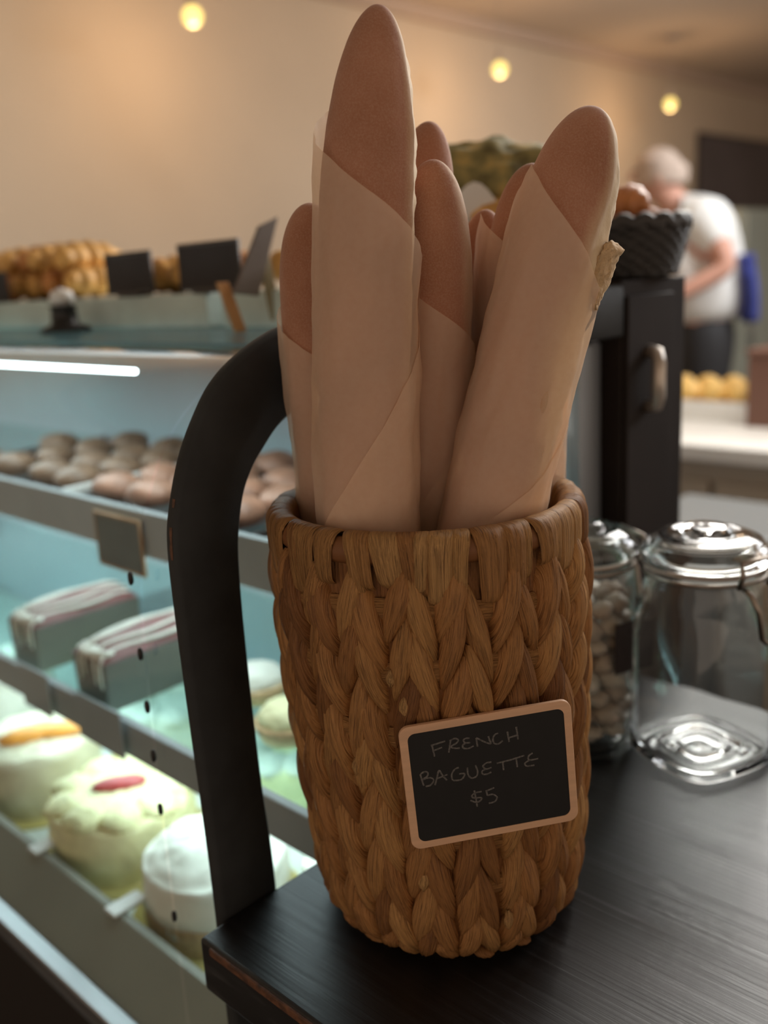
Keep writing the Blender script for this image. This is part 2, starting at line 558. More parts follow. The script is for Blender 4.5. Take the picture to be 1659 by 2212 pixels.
# curved front glass: one profile, seams at intervals
prof = [(XF, 0.697), (XF + 0.0005, 0.85), (XF + 0.002, 1.0), (XF + 0.006, 1.12), (XF + 0.018, 1.19), (XF + 0.045, 1.243), (XF + 0.085, 1.276),
        (XF + 0.13, 1.292), (XF + 0.17, 1.296)]
prof = dense(prof)
segs = [(YA + 0.006, 0.576), (0.580, 1.30), (1.304, 2.03), (2.034, YB)]
for a, b in segs:
    m = MB()
    m.grid([[(x, a, z), (x, b, z)] for x, z in prof])
    fg = D(m.build('front_glass', PANE))
    if a < 0.52: glass0 = fg
D(MB().prism([(XF + 0.17, 1.294), (XF + 0.17, 1.300), (XB, 1.300), (XB, 1.294)], 'y', YA, YB).build('top_glass', PANE_TOP, smooth=False))
dbox('top_frame', STEEL, XF + 0.162, XF + 0.176, YA, YB, 1.286, 1.2935)
dbox('back_frame', ALU, XB - 0.035, XB, YA, YB, 1.270, 1.2935)
dbox('end_frame', ALU, XB - 0.040, XB, YA - 0.003, YA + 0.012, 0.70, 1.2698)
D(MB().grid([[(x, YA + 0.002, z) for x, z in prof], [(XB - 0.04, YA + 0.002, 0.70 + (1.293 - 0.70) * i / (len(prof) - 1)) for i in range(len(prof))]]).build('end_glass', PANE, smooth=False))
# shelves
S1, S2 = 1.100, 0.890
dbox('upper_shelf', SHELFG, 0.505, XB - 0.02, YA + 0.015, YB - 0.01, S1 - 0.006, S1)
dbox('lower_shelf', SHELFG, 0.455, XB - 0.02, YA + 0.015, YB - 0.01, S2 - 0.006, S2)
dbox('price_rail', RAILG, 0.494, 0.504, YA + 0.015, YB - 0.01, 1.079, 1.128)
dbox('price_rail', RAILG, 0.444, 0.454, YA + 0.015, YB - 0.01, 0.872, 0.912)
for y in (YA + 0.02, 1.24, 2.0):
    for z, x0 in ((S1, 0.56), (S2, 0.52)):
        D(MB().prism([(x0, z - 0.007), (XB - 0.012, z - 0.007), (XB - 0.012, z - 0.05), (x0, z - 0.016)], 'y', y, y + 0.004)
          .build('shelf_bracket', STEEL, smooth=False))
# tubes of light
for x, z, ya, yb in ((0.455, 1.278, 0.742, YB - 0.03), (0.515, 1.074, 0.56, YB - 0.03), (0.468, 0.866, 0.56, YB - 0.03)):
    D(MB().tube([(x, ya, z), (x, yb, z)], 0.0028, 12).build('light_tube', LED))
for x, z, p in ((0.56, 1.27, 2.6), (0.58, 1.085, 2.0), (0.54, 0.868, 2.6)):
    a = area('case_strip_light', (x, 1.6, z), (x + 0.04, 1.6, 0), 0.10, 2.1, p, (0.80, 0.96, 1.0))
    a.rotation_euler = (0, math.radians(8), 0)
# small black clips on the glass joint
for z in (1.150, 1.092, 1.050, 1.010, 0.965, 0.870):
    o = MB().lathe([(0.0005, -0.002), (0.0035, -0.002), (0.004, 0), (0.0035, 0.002), (0.0005, 0.002)], 16).build('glass_clip', BLACK)
    o.matrix_basis = Matrix.Translation((XF - 0.002, 0.574, z)) @ Matrix.Rotation(PI / 2, 4, 'Y') @ Matrix.Diagonal((1.3, 0.6, 0.6, 1))
    rel2(o, glass0)

# ------------------------------------------------------------------ things in the case
CREAM = sm('cream_icing', (0.74, 0.70, 0.50), 0.5, var=0.08, vscale=60, bump=0.5, bscale=70)
YCREAM = sm('lemon_cream', (0.86, 0.82, 0.48), 0.5, var=0.12, vscale=50, bump=0.8, bscale=60)
PCREAM = sm('pale_yellow_cream', (0.80, 0.77, 0.42), 0.5, var=0.14, vscale=40, bump=0.8, bscale=50)
WCREAM = sm('white_cream', (0.80, 0.80, 0.70), 0.5, var=0.05, vscale=50, bump=0.6, bscale=50)
SPONGE = sm('tan_sponge', (0.62, 0.44, 0.24), 0.8, var=0.2, vscale=120, bump=0.6, bscale=160)
ORANGE = sm('orange_fruit', (0.85, 0.36, 0.06), 0.3, var=0.15, vscale=60)
BERRY = sm('red_berry', (0.42, 0.06, 0.06), 0.3, var=0.2, vscale=60)
GOLDB = sm('gold_cake_board', (0.75, 0.62, 0.22), 0.4, var=0.08, vscale=20)


def blob(mb, c, r, sx=1, sy=1, sz=1, n=20, amp=0.06, fr=3.0, seed=0, rot=0):
    c = Vector(c)
    pts = []
    for i in range(n + 1):
        th = PI * i / n
        row = []
        for j in range(2 * n):
            ph = 2 * PI * j / (2 * n)
            d = Vector((math.sin(th) * math.cos(ph), math.sin(th) * math.sin(ph), math.cos(th)))
            k = 1 + amp * noise.noise(d * fr + Vector((seed * 7.1, seed * 3.3, seed)))
            v = Vector((d.x * sx, d.y * sy, d.z * sz)) * r * k
            v.rotate(Matrix.Rotation(rot, 3, 'Z'))
            row.append(c + v)
        pts.append(row)
    return mb.grid(pts, closed_v=True)


def cake(x, y, r, h, body, top, label, garn=None, dome=0.0, seed=1, base=None, board=GOLDB):
    z0 = 0.700
    t = thing('cream_cake', (x, y, z0), label, 'cake', 'large cream cakes on the case floor')
    MB().lathe([(r + 0.018, 0), (r + 0.018, 0.003), (0.001, 0.003)], 40).build('cake_board', board, t)
    prof = [(r, 0.0035), (r * 1.01, h * 0.3), (r, h * 0.8), (r * 0.97, h * 0.95), (r * 0.88, h), (r * 0.5, h + dome * 0.7), (0.001, h + dome)]
    m = MB()
    pts = []
    for pr, pz in dense(prof):
        row = []
        for i in range(56):
            a = 2 * PI * i / 56
            k = 1 + 0.035 * noise.noise(Vector((math.cos(a) * 3, math.sin(a) * 3, pz * 60 + seed * 9)))
            row.append((pr * k * math.cos(a), pr * k * math.sin(a), pz + 0.004 * noise.noise(Vector((math.cos(a) * pr * 90, math.sin(a) * pr * 90, seed))) * (pz > h * 0.8)))
        pts.append(row)
    m.grid(pts, closed_v=True)
    m.build('cake_body', body, t)
    if base:
        MB().lathe([(r * 1.015, 0.0036), (r * 1.03, h * 0.2), (r * 1.02, h * 0.42), (r * 0.9, h * 0.44)], 48, cap=False).build('sponge_layer', base, t)
    if top:
        m = MB()
        for i in range(9):
            a = 2 * PI * i / 9
            blob(m, (math.cos(a) * r * 0.72, math.sin(a) * r * 0.72, h), 0.022, 1.2, 1.2, 0.5, 10, 0.25, 3, i + seed)
        m.build('piped_cream', top, t)
    if garn:
        for (gx, gy, s, ang, mt, nm) in garn:
            m = MB()
            blob(m, (gx, gy, h + dome * 0.8 + s * 0.2), s, 1.9, 0.8, 0.45, 12, 0.1, 3, seed, ang)
            m.build(nm, mt, t)
    return t


def ray_ang(v): return math.atan2(v.y, v.x)


cake(0.480, 1.135, 0.078, 0.085, CREAM, None, 'pale smooth cream cake topped with orange fruit, leftmost on the case floor',
     [(-0.010, -0.010, 0.022, -0.3, ORANGE, 'orange_slice'), (0.020, -0.030, 0.020, -0.6, ORANGE, 'orange_slice')], 0.004, 1)
cake(0.482, 0.930, 0.084, 0.075, YCREAM, PCREAM, 'lemon yellow cream cake with a strip of red berry jam on top',
     [(0.0, 0.0, 0.017, -0.6, BERRY, 'berry_strip')], 0.008, 2)
cake(0.482, 0.745, 0.076, 0.078, WCREAM, None, 'white domed cream cake with a tan sponge base left of the black post', None, 0.022, 3, SPONGE)
cake(0.600, 0.640, 0.060, 0.055, YCREAM, WCREAM, 'yellow cake with orange fruit seen between the black post and basket',
     [(0, -0.012, 0.02, 0.4, ORANGE, 'orange_slice')], 0.004, 4)
cake(0.67, 1.10, 0.075, 0.07, WCREAM, WCREAM, 'white cream cake on the case floor behind the orange topped one', None, 0.0, 5)
cake(0.69, 0.86, 0.075, 0.07, YCREAM, WCREAM, 'yellow cream cake on the case floor behind the lemon one', None, 0.0, 6)
cake(0.56, 1.42, 0.08, 0.08, WCREAM, WCREAM, 'white cake at the far left end of the case floor', None, 0.0, 7)
# small silver price strips on the deck
for px, py, lab in ((92, 1768, 'silver price strip below the pale orange topped cake'), (262, 1897, 'silver price strip below the lemon yellow cake')):
    p = onx(px, py, 0.392)
    m = MB().box(-0.018, 0.020, -0.010, 0.010, 0, 0.004)
    o = m.build('price_strip', WHITE, None, smooth=False, bevel=0.001)
    o.location = (0.392, p.y, 0.7425)
    tag(o, lab, 'label', 'silver price strips along the case ledge')

# loaf cakes with white drizzle on the lower shelf
LOAF = sm('berry_loaf_top', (0.20, 0.08, 0.075), 0.5, var=0.2, vscale=60, bump=0.4, bscale=90)
LBOX = sm('grey_loaf_case', (0.13, 0.135, 0.12), 0.5, var=0.1, vscale=20)


def loaf(x, y, L, label):
    t = thing('loaf_cake', (x, y, S2), label, 'cake', 'iced loaf cakes on the lower shelf')
    wd, h = 0.036, 0.062
    MB().prism([(-wd * 0.9, 0.002), (wd * 0.9, 0.002), (wd, h), (-wd, h)], 'x', 0, L).build('loaf_case', LBOX, t, smooth=False, bevel=0.003)
    m = MB()
    pts = []
    for i in range(21):
        u = i / 20
        row = []
        for j in range(13):
            v = -1 + j / 6
            e = (1 - abs(2 * u - 1) ** 6) ** 0.5
            row.append((u * L, v * wd * 0.99, h + 0.0005 + 0.018 * (1 - v * v) ** 0.7 * e + 0.0015 * noise.noise(Vector((u * 12, v * 4, x)))))
        pts.append(row)
    m.grid(pts)
    m.build('cake_top', LOAF, t)
    m = MB()
    for k in (0, 1, 3, 4):      # drizzle running over the top and down the front
        yo = -wd * 0.95 + 2 * wd * 0.95 * (k + 0.5) / 6
        z = lambda u, vv: h + 0.0015 + 0.018 * (1 - min(1, abs(vv / wd)) ** 2) ** 0.7 * (1 - abs(2 * u - 1) ** 6) ** 0.5
        path = [(-0.0012, yo, h - 0.02 - 0.018 * R.random()), (-0.0012, yo, h - 0.004)]
        path += [(L * u, yo + 0.004 * math.sin(u * 9 + k), z(u, yo)) for u in [0.02 + 0.93 * q / 12 for q in range(13)]]
        m.tube(path, [0.0012] + [0.0022] * (len(path) - 1), 8)
    m.build('white_drizzle', WCREAM, t)
    m = MB()
    blob(m, (0.012, 0, h + 0.006), 0.024, 0.6, 1.3, 0.30, 16, 0.25, 3, x * 10)
    m.build('icing_pool', WCREAM, t)


loaf(0.468, 1.100, 0.15, 'drizzled loaf cake in a grey case, the left one on the lower shelf')
loaf(0.462, 0.925, 0.16, 'drizzled loaf cake in a grey case, the right one beside the black post')
m = MB()
blob(m, (0, 0, 0.016), 0.020, 1.25, 1.0, 0.8, 18, 0.1, 3, 3)
o = m.build('meringue', WCREAM); o.location = onz(376, 1440, S2); o.location.z = S2
tag(o, 'small white meringue on the lower shelf right against the black post', 'meringue')
for k, (yy, xx, c) in enumerate(((0.80, 0.60, WCREAM), (0.70, 0.56, YCREAM), (0.62, 0.60, WCREAM), (0.73, 0.68, WCREAM))):
    t = thing('cream_tart', (xx, yy, S2), ['round white cream tart behind the meringue on the lower shelf',
                                       'lemon cream tart right of the black post on the lower shelf',
                                       'white cream tart nearest the basket on the lower shelf',
                                       'white cream tart at the back of the lower shelf'][k], 'tart', 'cream tarts on the lower shelf')
    MB().lathe([(0.030, 0), (0.037, 0.018), (0.034, 0.019), (0.001, 0.016)], 32).build('tart_shell', SPONGE, t)
    m = MB(); blob(m, (0, 0, 0.020), 0.032, 1, 1, 0.6, 18, 0.12, 4, k); m.build('cream_top', c, t)
for k in range(4):
    o = boxo('shelf_tray', DECK, -0.10, 0.12, -0.075, 0.075, 0, 0.0) if False else None

# brown label cards propped in front of loaf cakes, and hanging chalk card on the upper rail
CHALK = sm('chalkboard', (0.028, 0.021, 0.020), 0.7, var=0.25, vscale=12)
DULL = sm('slate_card', (0.10, 0.13, 0.13), 0.6, var=0.15, vscale=20)
TAN = sm('tan_wood', (0.45, 0.27, 0.14), 0.6, var=0.15, vscale=20)


def card(px0, py0, px1, py1, X, label, name='price_card', mat=CHALK, frame=None, lean=0.0, thick=0.003, slant=0):
    a, b = onx(px0, py0, X), onx(px1, py1, X)
    yc = (a.y + b.y) / 2
    wd, ht = abs(a.y - b.y), abs(a.z - b.z)
    t = thing(name, (X, yc, min(a.z, b.z)), label, 'sign')
    m = MB().prism([(-wd / 2 + slant, 0), (wd / 2 + slant, 0), (wd / 2 - slant, ht), (-wd / 2 - slant, ht)], 'x', 0, thick)
    o = m.build('card', mat, t, smooth=False, bevel=0.0006)
    o.rotation_euler = (0, lean, 0)
    if frame:
        mm = MB()
        pr = [(-wd / 2 + slant, 0), (wd / 2 + slant, 0), (wd / 2 - slant, ht), (-wd / 2 - slant, ht)]
        mm.tube([(thick / 2, *p) for p in pr], 0.0028, 6, closed=True)
        f = mm.build('frame', frame, t); f.rotation_euler = (0, lean, 0)
    return t


def card_local(ya, yb, za, zb, X, label, mat, frame=None, group=None, lean=0.12):
    t = thing('price_card', (X, (ya + yb) / 2, za), label, 'sign', group)
    w2, h = abs(yb - ya) / 2, zb - za
    o = MB().box(0, 0.002, -w2, w2, 0, h).build('card', mat, t, smooth=False, bevel=0.0005); o.rotation_euler = (0, lean, 0)
    if frame:
        f = MB().tube([(0.001, -w2, 0), (0.001, w2, 0), (0.001, w2, h), (0.001, -w2, h)], 0.0022, 6, closed=True).build('frame', frame, t)
        f.rotation_euler = (0, lean, 0)
    return t


# hanging card on the upper rail (x 195..320, y 1060..1200)
a, b = onx(200, 1062, 0.490), onx(285, 1062, 0.490)
card_local(b.y - 0.008, a.y, 1.060, 1.118, 0.488, 'slate grey card with a tan edge leaning on the upper price rail', DULL, TAN, None, 0.0)
a, b = onx(40, 1390, 0.440), onx(95, 1390, 0.440)
card_local(b.y, a.y, 0.872, 0.925, 0.436, 'dull brown card on the lower price rail before the left loaf cake', RAILG, None, None, 0.0)
a, b = onx(160, 1440, 0.440), onx(250, 1440, 0.440)
card_local(b.y, a.y, 0.872, 0.925, 0.436, 'dull brown card on the lower price rail before the right loaf cake', RAILG, None, None, 0.0)

D(boxo('tray_divider', WHITE, 0.52, 0.80, 1.036, 1.044, S1 + 0.0005, S1 + 0.022, bevel=0.001))
# buns and trays on the upper shelf
PKBUN = sm('pink_brown_bun', (0.40, 0.20, 0.13), 0.45, var=0.25, vscale=40)
BUN = sm('brown_bun', (0.22, 0.13, 0.08), 0.45, var=0.2, vscale=40, bump=0.2, bscale=60)
PBUN = sm('pale_bun', (0.62, 0.42, 0.28), 0.5, var=0.2, vscale=40)
tray_y = [(0.56, 0.70), (0.72, 0.86), (0.88, 1.03), (1.05, 1.19), (1.21, 1.42)]
tl = ['steel tray of pale rolls nearest the basket on the upper shelf', 'steel tray of pink brown buns behind the black rail on the upper shelf',
      'steel tray of pink brown buns left of the black rail on the upper shelf', 'steel tray of brown rolls in the middle of the upper shelf',
      'steel tray of brown rolls at the far left of the upper shelf']
for k, (a, b) in enumerate(tray_y):
    t = thing('steel_tray', (0.66, (a + b) / 2, S1), tl[k], 'tray', 'steel trays on the upper shelf')
    w2 = (b - a) / 2
    m = MB()
    m.box(-0.14, 0.14, -w2, w2, 0, 0.002)
    for q in ((-0.14, -0.138, -w2, w2), (0.138, 0.14, -w2, w2), (-0.138, 0.138, -w2, -w2 + 0.002), (-0.138, 0.138, w2 - 0.002, w2)):
        m.box(q[0], q[1], q[2], q[3], 0.002, 0.014)
    m.build('pan', STEEL, t, smooth=False)
    ny = 2
    for i in range(4):
        for j in range(ny):
            if k == 4 and j == 1 and i % 2: continue
            x = 0.565 + i * 0.062
            y = a + (b - a) * (j + 0.5) / ny
            mm = MB()
            blob(mm, (0, 0, 0.0185), 0.026, 1.05, 1.18, 0.66, 14, 0.08, 2, i + j * 3 + k * 11)
            o = mm.build('bread_bun', [PBUN, PKBUN, PKBUN, BUN, BUN][k])
            o.location = (x, y, S1 + 0.003)
            o.rotation_euler = (0, 0, R.random() * 3)
            row = ['front', 'second', 'third', 'back'][i]
            tag(o, '%s %s bun in the %s row of the %s on the upper shelf' % (['right', 'left'][j], ['pale', 'pink brown', 'pink brown', 'brown', 'brown'][k], row, ['nearest tray', 'second tray', 'third tray', 'fourth tray', 'leftmost tray'][k]),
                'bun', 'buns in trays on the upper shelf')

# ------------------------------------------------------------------ breads and signs on top of the case
GOLD = sm('golden_pastry', (0.66, 0.36, 0.10), 0.5, var=0.35, vscale=35, bump=0.5, bscale=50)
GOLD2 = sm('amber_pastry', (0.50, 0.21, 0.06), 0.5, var=0.35, vscale=35, bump=0.5, bscale=50)
ZT = 1.300


def roll_mesh(name, mat, seed, L=0.060, r=0.026):
    m = MB()
    pts = []
    for i in range(25):
        u = -1 + i / 12
        rr = r * math.sqrt(max(0.0, 1 - u * u)) ** 0.8 * (1 + 0.14 * math.sin(u * 14 + seed)) + 0.0004
        row = []
        for j in range(18):
            a = 2 * PI * j / 18
            k = 1 + 0.12 * noise.noise(Vector((u * 3, math.cos(a) * 1.5, math.sin(a) * 1.5 + seed * 5)))
            row.append((u * L, rr * k * math.cos(a) + 0.010 * (u * u), r * 0.95 + rr * k * 0.9 * math.sin(a)))
        pts.append(row)
    m.grid(pts, closed_v=True)
    return m.build(name, mat)


trays = [(0.66, 0.86, 'behind the tilted grey sign', [(0, 0), (1, 0), (0, 1)]), (0.94, 1.22, 'between the two chalk signs', None),
         (1.30, 1.72, 'left of the smaller chalk sign', None)]
RISER = sm('green_glass_riser', (0.60, 0.72, 0.68), 0.2, var=0.15, vscale=12)
protos = [roll_mesh('pastry_roll', GOLD, 1), roll_mesh('pastry_roll', GOLD2, 2), roll_mesh('pastry_roll', GOLD, 3)]
used = [False] * 3
cnt = 0
heights = {0: 1, 1: 1, 2: 2}
for k, (a, b, wh, _) in enumerate(trays):
    o = boxo('glass_riser', RISER, 0.668, 0.846, a - 0.02, b + 0.03, ZT + 0.0005, ZT + 0.040)
    tag(o, 'pale green glass riser under the golden pastries %s' % wh, 'riser', 'risers on top of the display case')
    z = ZT + 0.0405
    for lv in range(heights[k]):
        ny = max(1, int((b - a - 0.02 * lv) / 0.047) - lv)
        y0 = (a + b) / 2 - (ny - 1) * 0.047 / 2
        for j in range(ny):
            q = cnt % 3
            if used[q]:
                o = protos[q].copy(); COL.objects.link(o)
            else:
                o = protos[q]; used[q] = True
            o.location = (0.768 + R.uniform(-0.008, 0.008), y0 + j * 0.047, z + lv * 0.035)
            o.rotation_euler = (0, 0, R.uniform(-0.15, 0.15) + (PI if R.random() < 0.5 else 0))
            lvl = ['bottom', 'second', 'third', 'top'][lv]
            od = ['rightmost', 'second', 'third', 'fourth', 'fifth', 'sixth', 'seventh', 'eighth', 'ninth'][j]
            pn = ['right pile', 'middle pile', 'left pile'][k]
            tag(o, '%s golden pastry roll%s, %s layer of the %s on the case' % (od, ' from the right' if j else '', lvl, pn), 'pastry', 'golden pastries piled on the display case')
            cnt += 1

def top_sign(px0, px1, py0, py1, X, label, frame, mat=CHALK):
    a, b = onx(px0, py1, X), onx(px1, py1, X)
    zt = onx((px0 + px1) / 2, py0, X).z
    zb = onx((px0 + px1) / 2, py1, X).z
    t = thing('chalkboard_sign', (X, (a.y + b.y) / 2, ZT), label, 'sign')
    w2 = abs(a.y - b.y) / 2
    MB().box(0, 0.003, -w2, w2, zb - ZT, zt - ZT).build('board', mat, t, smooth=False, bevel=0.0006)
    MB().tube([(0.0015, -w2, zb - ZT), (0.0015, w2, zb - ZT), (0.0015, w2, zt - ZT), (0.0015, -w2, zt - ZT)], 0.003, 6, closed=True).build('frame', frame, t)
    MB().box(-0.004, 0.010, -w2 * 0.5, w2 * 0.5, 0.0402, max(0.042, zb - ZT)).build('foot', frame, t, smooth=False)


FRD = sm('dark_frame', (0.05, 0.04, 0.035), 0.5)
top_sign(235, 330, 548, 632, 0.67, 'smaller black chalkboard sign standing among the golden pastries', FRD)
top_sign(392, 520, 525, 622, 0.668, 'larger black chalkboard sign left of the tilted grey sign', FRD)
top_sign(-30, 18, 592, 655, 0.67, 'black chalkboard sign cut by the left edge of the view', FRD)
# tilted grey sign on a small easel
p = onx(540, 690, 0.640)
t = thing('easel_sign', (0.640, p.y, ZT), 'grey brown sign tilted on a tan wooden easel left of the baguettes', 'sign')
GR = sm('grey_brown_card', (0.16, 0.13, 0.11), 0.55, var=0.1, vscale=15)
pb = [ony(490, 635, p.y - 0.0), ony(545, 640, p.y), ony(586, 470, p.y), ony(545, 490, p.y)]
m = MB().prism([(q.x - 0.64, q.z - ZT) for q in pb], 'y', -0.012, -0.008)
m.build('board', GR, t, smooth=False, bevel=0.0008)
for (x0, y0), (x1, y1), mt, nm in (((475, 610), (512, 690), sm('orange_wood', (0.55, 0.27, 0.10), 0.6), 'leg'), ((560, 540), (596, 700), sm('khaki_wood', (0.30, 0.26, 0.16), 0.6), 'leg')):
    q0, q1 = ony(x0, y0, p.y), ony(x1, y1, p.y)
    q1.z = ZT
    d = MB()
    wv = 0.006
    d.prism([(q0.x - 0.64 - wv, q0.z - ZT), (q0.x - 0.64 + wv, q0.z - ZT), (q1.x - 0.64 + wv, 0), (q1.x - 0.64 - wv, 0)], 'y', -0.0075, 0.0)
    d.build(nm, mt, t, smooth=False, bevel=0.0008)
# small black caddy with a pale top
q = onz(140, 690, ZT)
t = thing('small_caddy', (0.62, onx(140, 690, 0.62).y, ZT), 'small black caddy with a pale top on the display case at left', 'caddy')
MB().lathe([(0.034, 0), (0.034, 0.004), (0.018, 0.010), (0.016, 0.03), (0.02, 0.034), (0.001, 0.034)], 32).build('base', BLACK, t)
MB().lathe([(0.012, 0.0345), (0.016, 0.042), (0.013, 0.052), (0.001, 0.056)], 32).build('pale_top', WHITE, t)


# ------------------------------------------------------------------ dark wicker bread baskets
WICK = sm('black_wicker', (0.035, 0.033, 0.032), 0.5, var=0.4, vscale=60)


def wicker(c, r0, r1, h, label):
    t = thing('wicker_bread_basket', c, label, 'basket')
    m = MB()
    rows, N = 9, 40
    for i in range(rows):
        z = 0.006 + (h - 0.012) * i / (rows - 1)
        r = r0 + (r1 - r0) * i / (rows - 1)
        path = []
        for k in range(N * 2):
            a = 2 * PI * k / (N * 2)
            rr = r + 0.0022 * math.sin(k * PI / 2 + i * PI)
            path.append((rr * math.cos(a), rr * math.sin(a), z))
        m.tube(path, 0.0048, 7, closed=True)
    m.build('woven_wall', WICK, t)
    m = MB()
    path = [(r1 * math.cos(a), r1 * math.sin(a), h + 0.003 * math.sin(a * 18)) for a in [2 * PI * k / 120 for k in range(120)]]
    m.tube(path, 0.0075, 10, closed=True)
    m.build('braided_rim', WICK, t)
    MB().lathe([(r0 - 0.004, 0.0), (r0 - 0.004, 0.004), (0.001, 0.004)], 32).build('base', WICK, t)
    return t


b1 = Vector((0.945, 0.528, 1.3305))
wicker(b1, 0.048, 0.060, 0.056, 'dark wicker basket of brown pastries on the cabinet beside the person')
CRO = sm('orange_brown_crust', (0.50, 0.20, 0.07), 0.45, var=0.3, vscale=40, bump=0.4, bscale=60)
for k, (dx, dy, dz) in enumerate(((0.0, -0.022, 0.052), (-0.022, 0.016, 0.052), (0.024, 0.016, 0.052), (-0.004, -0.004, 0.076))):
    m = MB()
    pts = []
    for i in range(29):
        u = -1 + i / 14
        a = u * 0.75
        rr = 0.019 * (1 - u * u) ** 0.6 * (1 + 0.13 * math.sin(u * 16)) + 0.0004
        cx_, cy_ = 0.032 * math.sin(a) , 0.032 * (1 - math.cos(a))
        pts.append([(cx_ * 1.1 + rr * math.cos(b) * math.sin(a) * -1, cy_ + rr * math.cos(b) * math.cos(a), rr * math.sin(b)) for b in [2 * PI * j / 16 for j in range(16)]])
    m.grid(pts, closed_v=True)
    o = m.build('croissant', CRO)
    o.location = b1 + Vector((dx, dy, dz)); o.rotation_euler = (0, 0, k * 1.3 + 0.4)
    tag(o, ['brown croissant at the front of the dark wicker basket on the cabinet', 'brown croissant at the left of the dark wicker basket on the cabinet',
            'brown croissant at the right of the dark wicker basket on the cabinet', 'brown croissant on top of the pile in the wicker basket on the cabinet'][k],
        'croissant', 'croissants in the wicker basket on the cabinet')
b2 = Vector((0.815, 0.640, ZT + 0.0005))
wicker(b2, 0.046, 0.075, 0.085, 'dark wicker basket holding a large seeded loaf behind the baguettes')
# white paper liner folded over the rim
m = MB()
rows = []
for i in range(8):
    u = i / 7
    row = []
    for k in range(60):
        a = 2 * PI * k / 60
        r = 0.040 + 0.028 * u + 0.004 * noise.noise(Vector((math.cos(a) * 3, math.sin(a) * 3, u * 2)))
        row.append((r * math.cos(a), r * math.sin(a), 0.010 + 0.104 * u + 0.018 * u * math.sin(a * 5 + 1)))
    rows.append(row)
m.grid(rows, closed_v=True)
LINER = sm('white_liner', (0.80, 0.78, 0.73), 0.7, var=0.04, vscale=12)
o = m.build('paper_liner', LINER); o.location = b2
tag(o, 'white paper liner inside the wicker basket under the seeded loaf', 'paper liner')
k = NT('seeded_crust')
tc = k.n('ShaderNodeTexCoord'); nz = k.n('ShaderNodeTexNoise', i_Scale=34.0, i_Detail=4.0); k.l(tc.outputs['Object'], nz.inputs['Vector'])
k.l(k.ramp(nz.outputs[0], [(0.38, (0.12, 0.10, 0.035)), (0.52, (0.26, 0.22, 0.08)), (0.66, (0.50, 0.34, 0.10))]), k.b.inputs['Base Color'])
k.b.inputs['Roughness'].default_value = 0.8
bp = k.n('ShaderNodeBump', i_Strength=0.8, i_Distance=0.004); k.l(nz.outputs[0], bp.inputs['Height']); k.l(bp.outputs[0], k.b.inputs['Normal'])
m = MB(); blob(m, (0, 0, 0), 0.060, 1.35, 0.92, 0.85, 28, 0.18, 3, 5, ray_ang(RH) - 0.25)
o = m.build('seeded_loaf', k.m); o.location = b2 + RH * 0.018 + Vector((0, 0, 0.128))
tag(o, 'large green brown seeded loaf rising from the white lined basket', 'loaf')
m = MB(); blob(m, (0, 0, 0), 0.030, 1.5, 0.9, 0.7, 20, 0.12, 3, 8, ray_ang(RH) + 0.2)
o = m.build('golden_loaf', GOLD); o.location = b2 - FH * 0.045 + RH * 0.035 + Vector((0, 0, 0.098))
tag(o, 'small golden loaf in front of the seeded loaf in the lined basket', 'loaf')

# ------------------------------------------------------------------ glass jars
k = NT('jar_glass')
k.b.inputs['Base Color'].default_value = (0.97, 0.99, 0.985, 1)
k.b.inputs['Roughness'].default_value = 0.0
k.b.inputs['IOR'].default_value = 1.45
k.b.inputs['Transmission Weight'].default_value = 1.0
JG = k.m
WIRE = sm('jar_wire', (0.30, 0.26, 0.22), 0.35, 1.0)
RUB = sm('rubber_seal', (0.55, 0.50, 0.44), 0.6)


JP = m_pane('thin_jar_glass', (0.93, 0.95, 0.94), 1.0, 0.03)


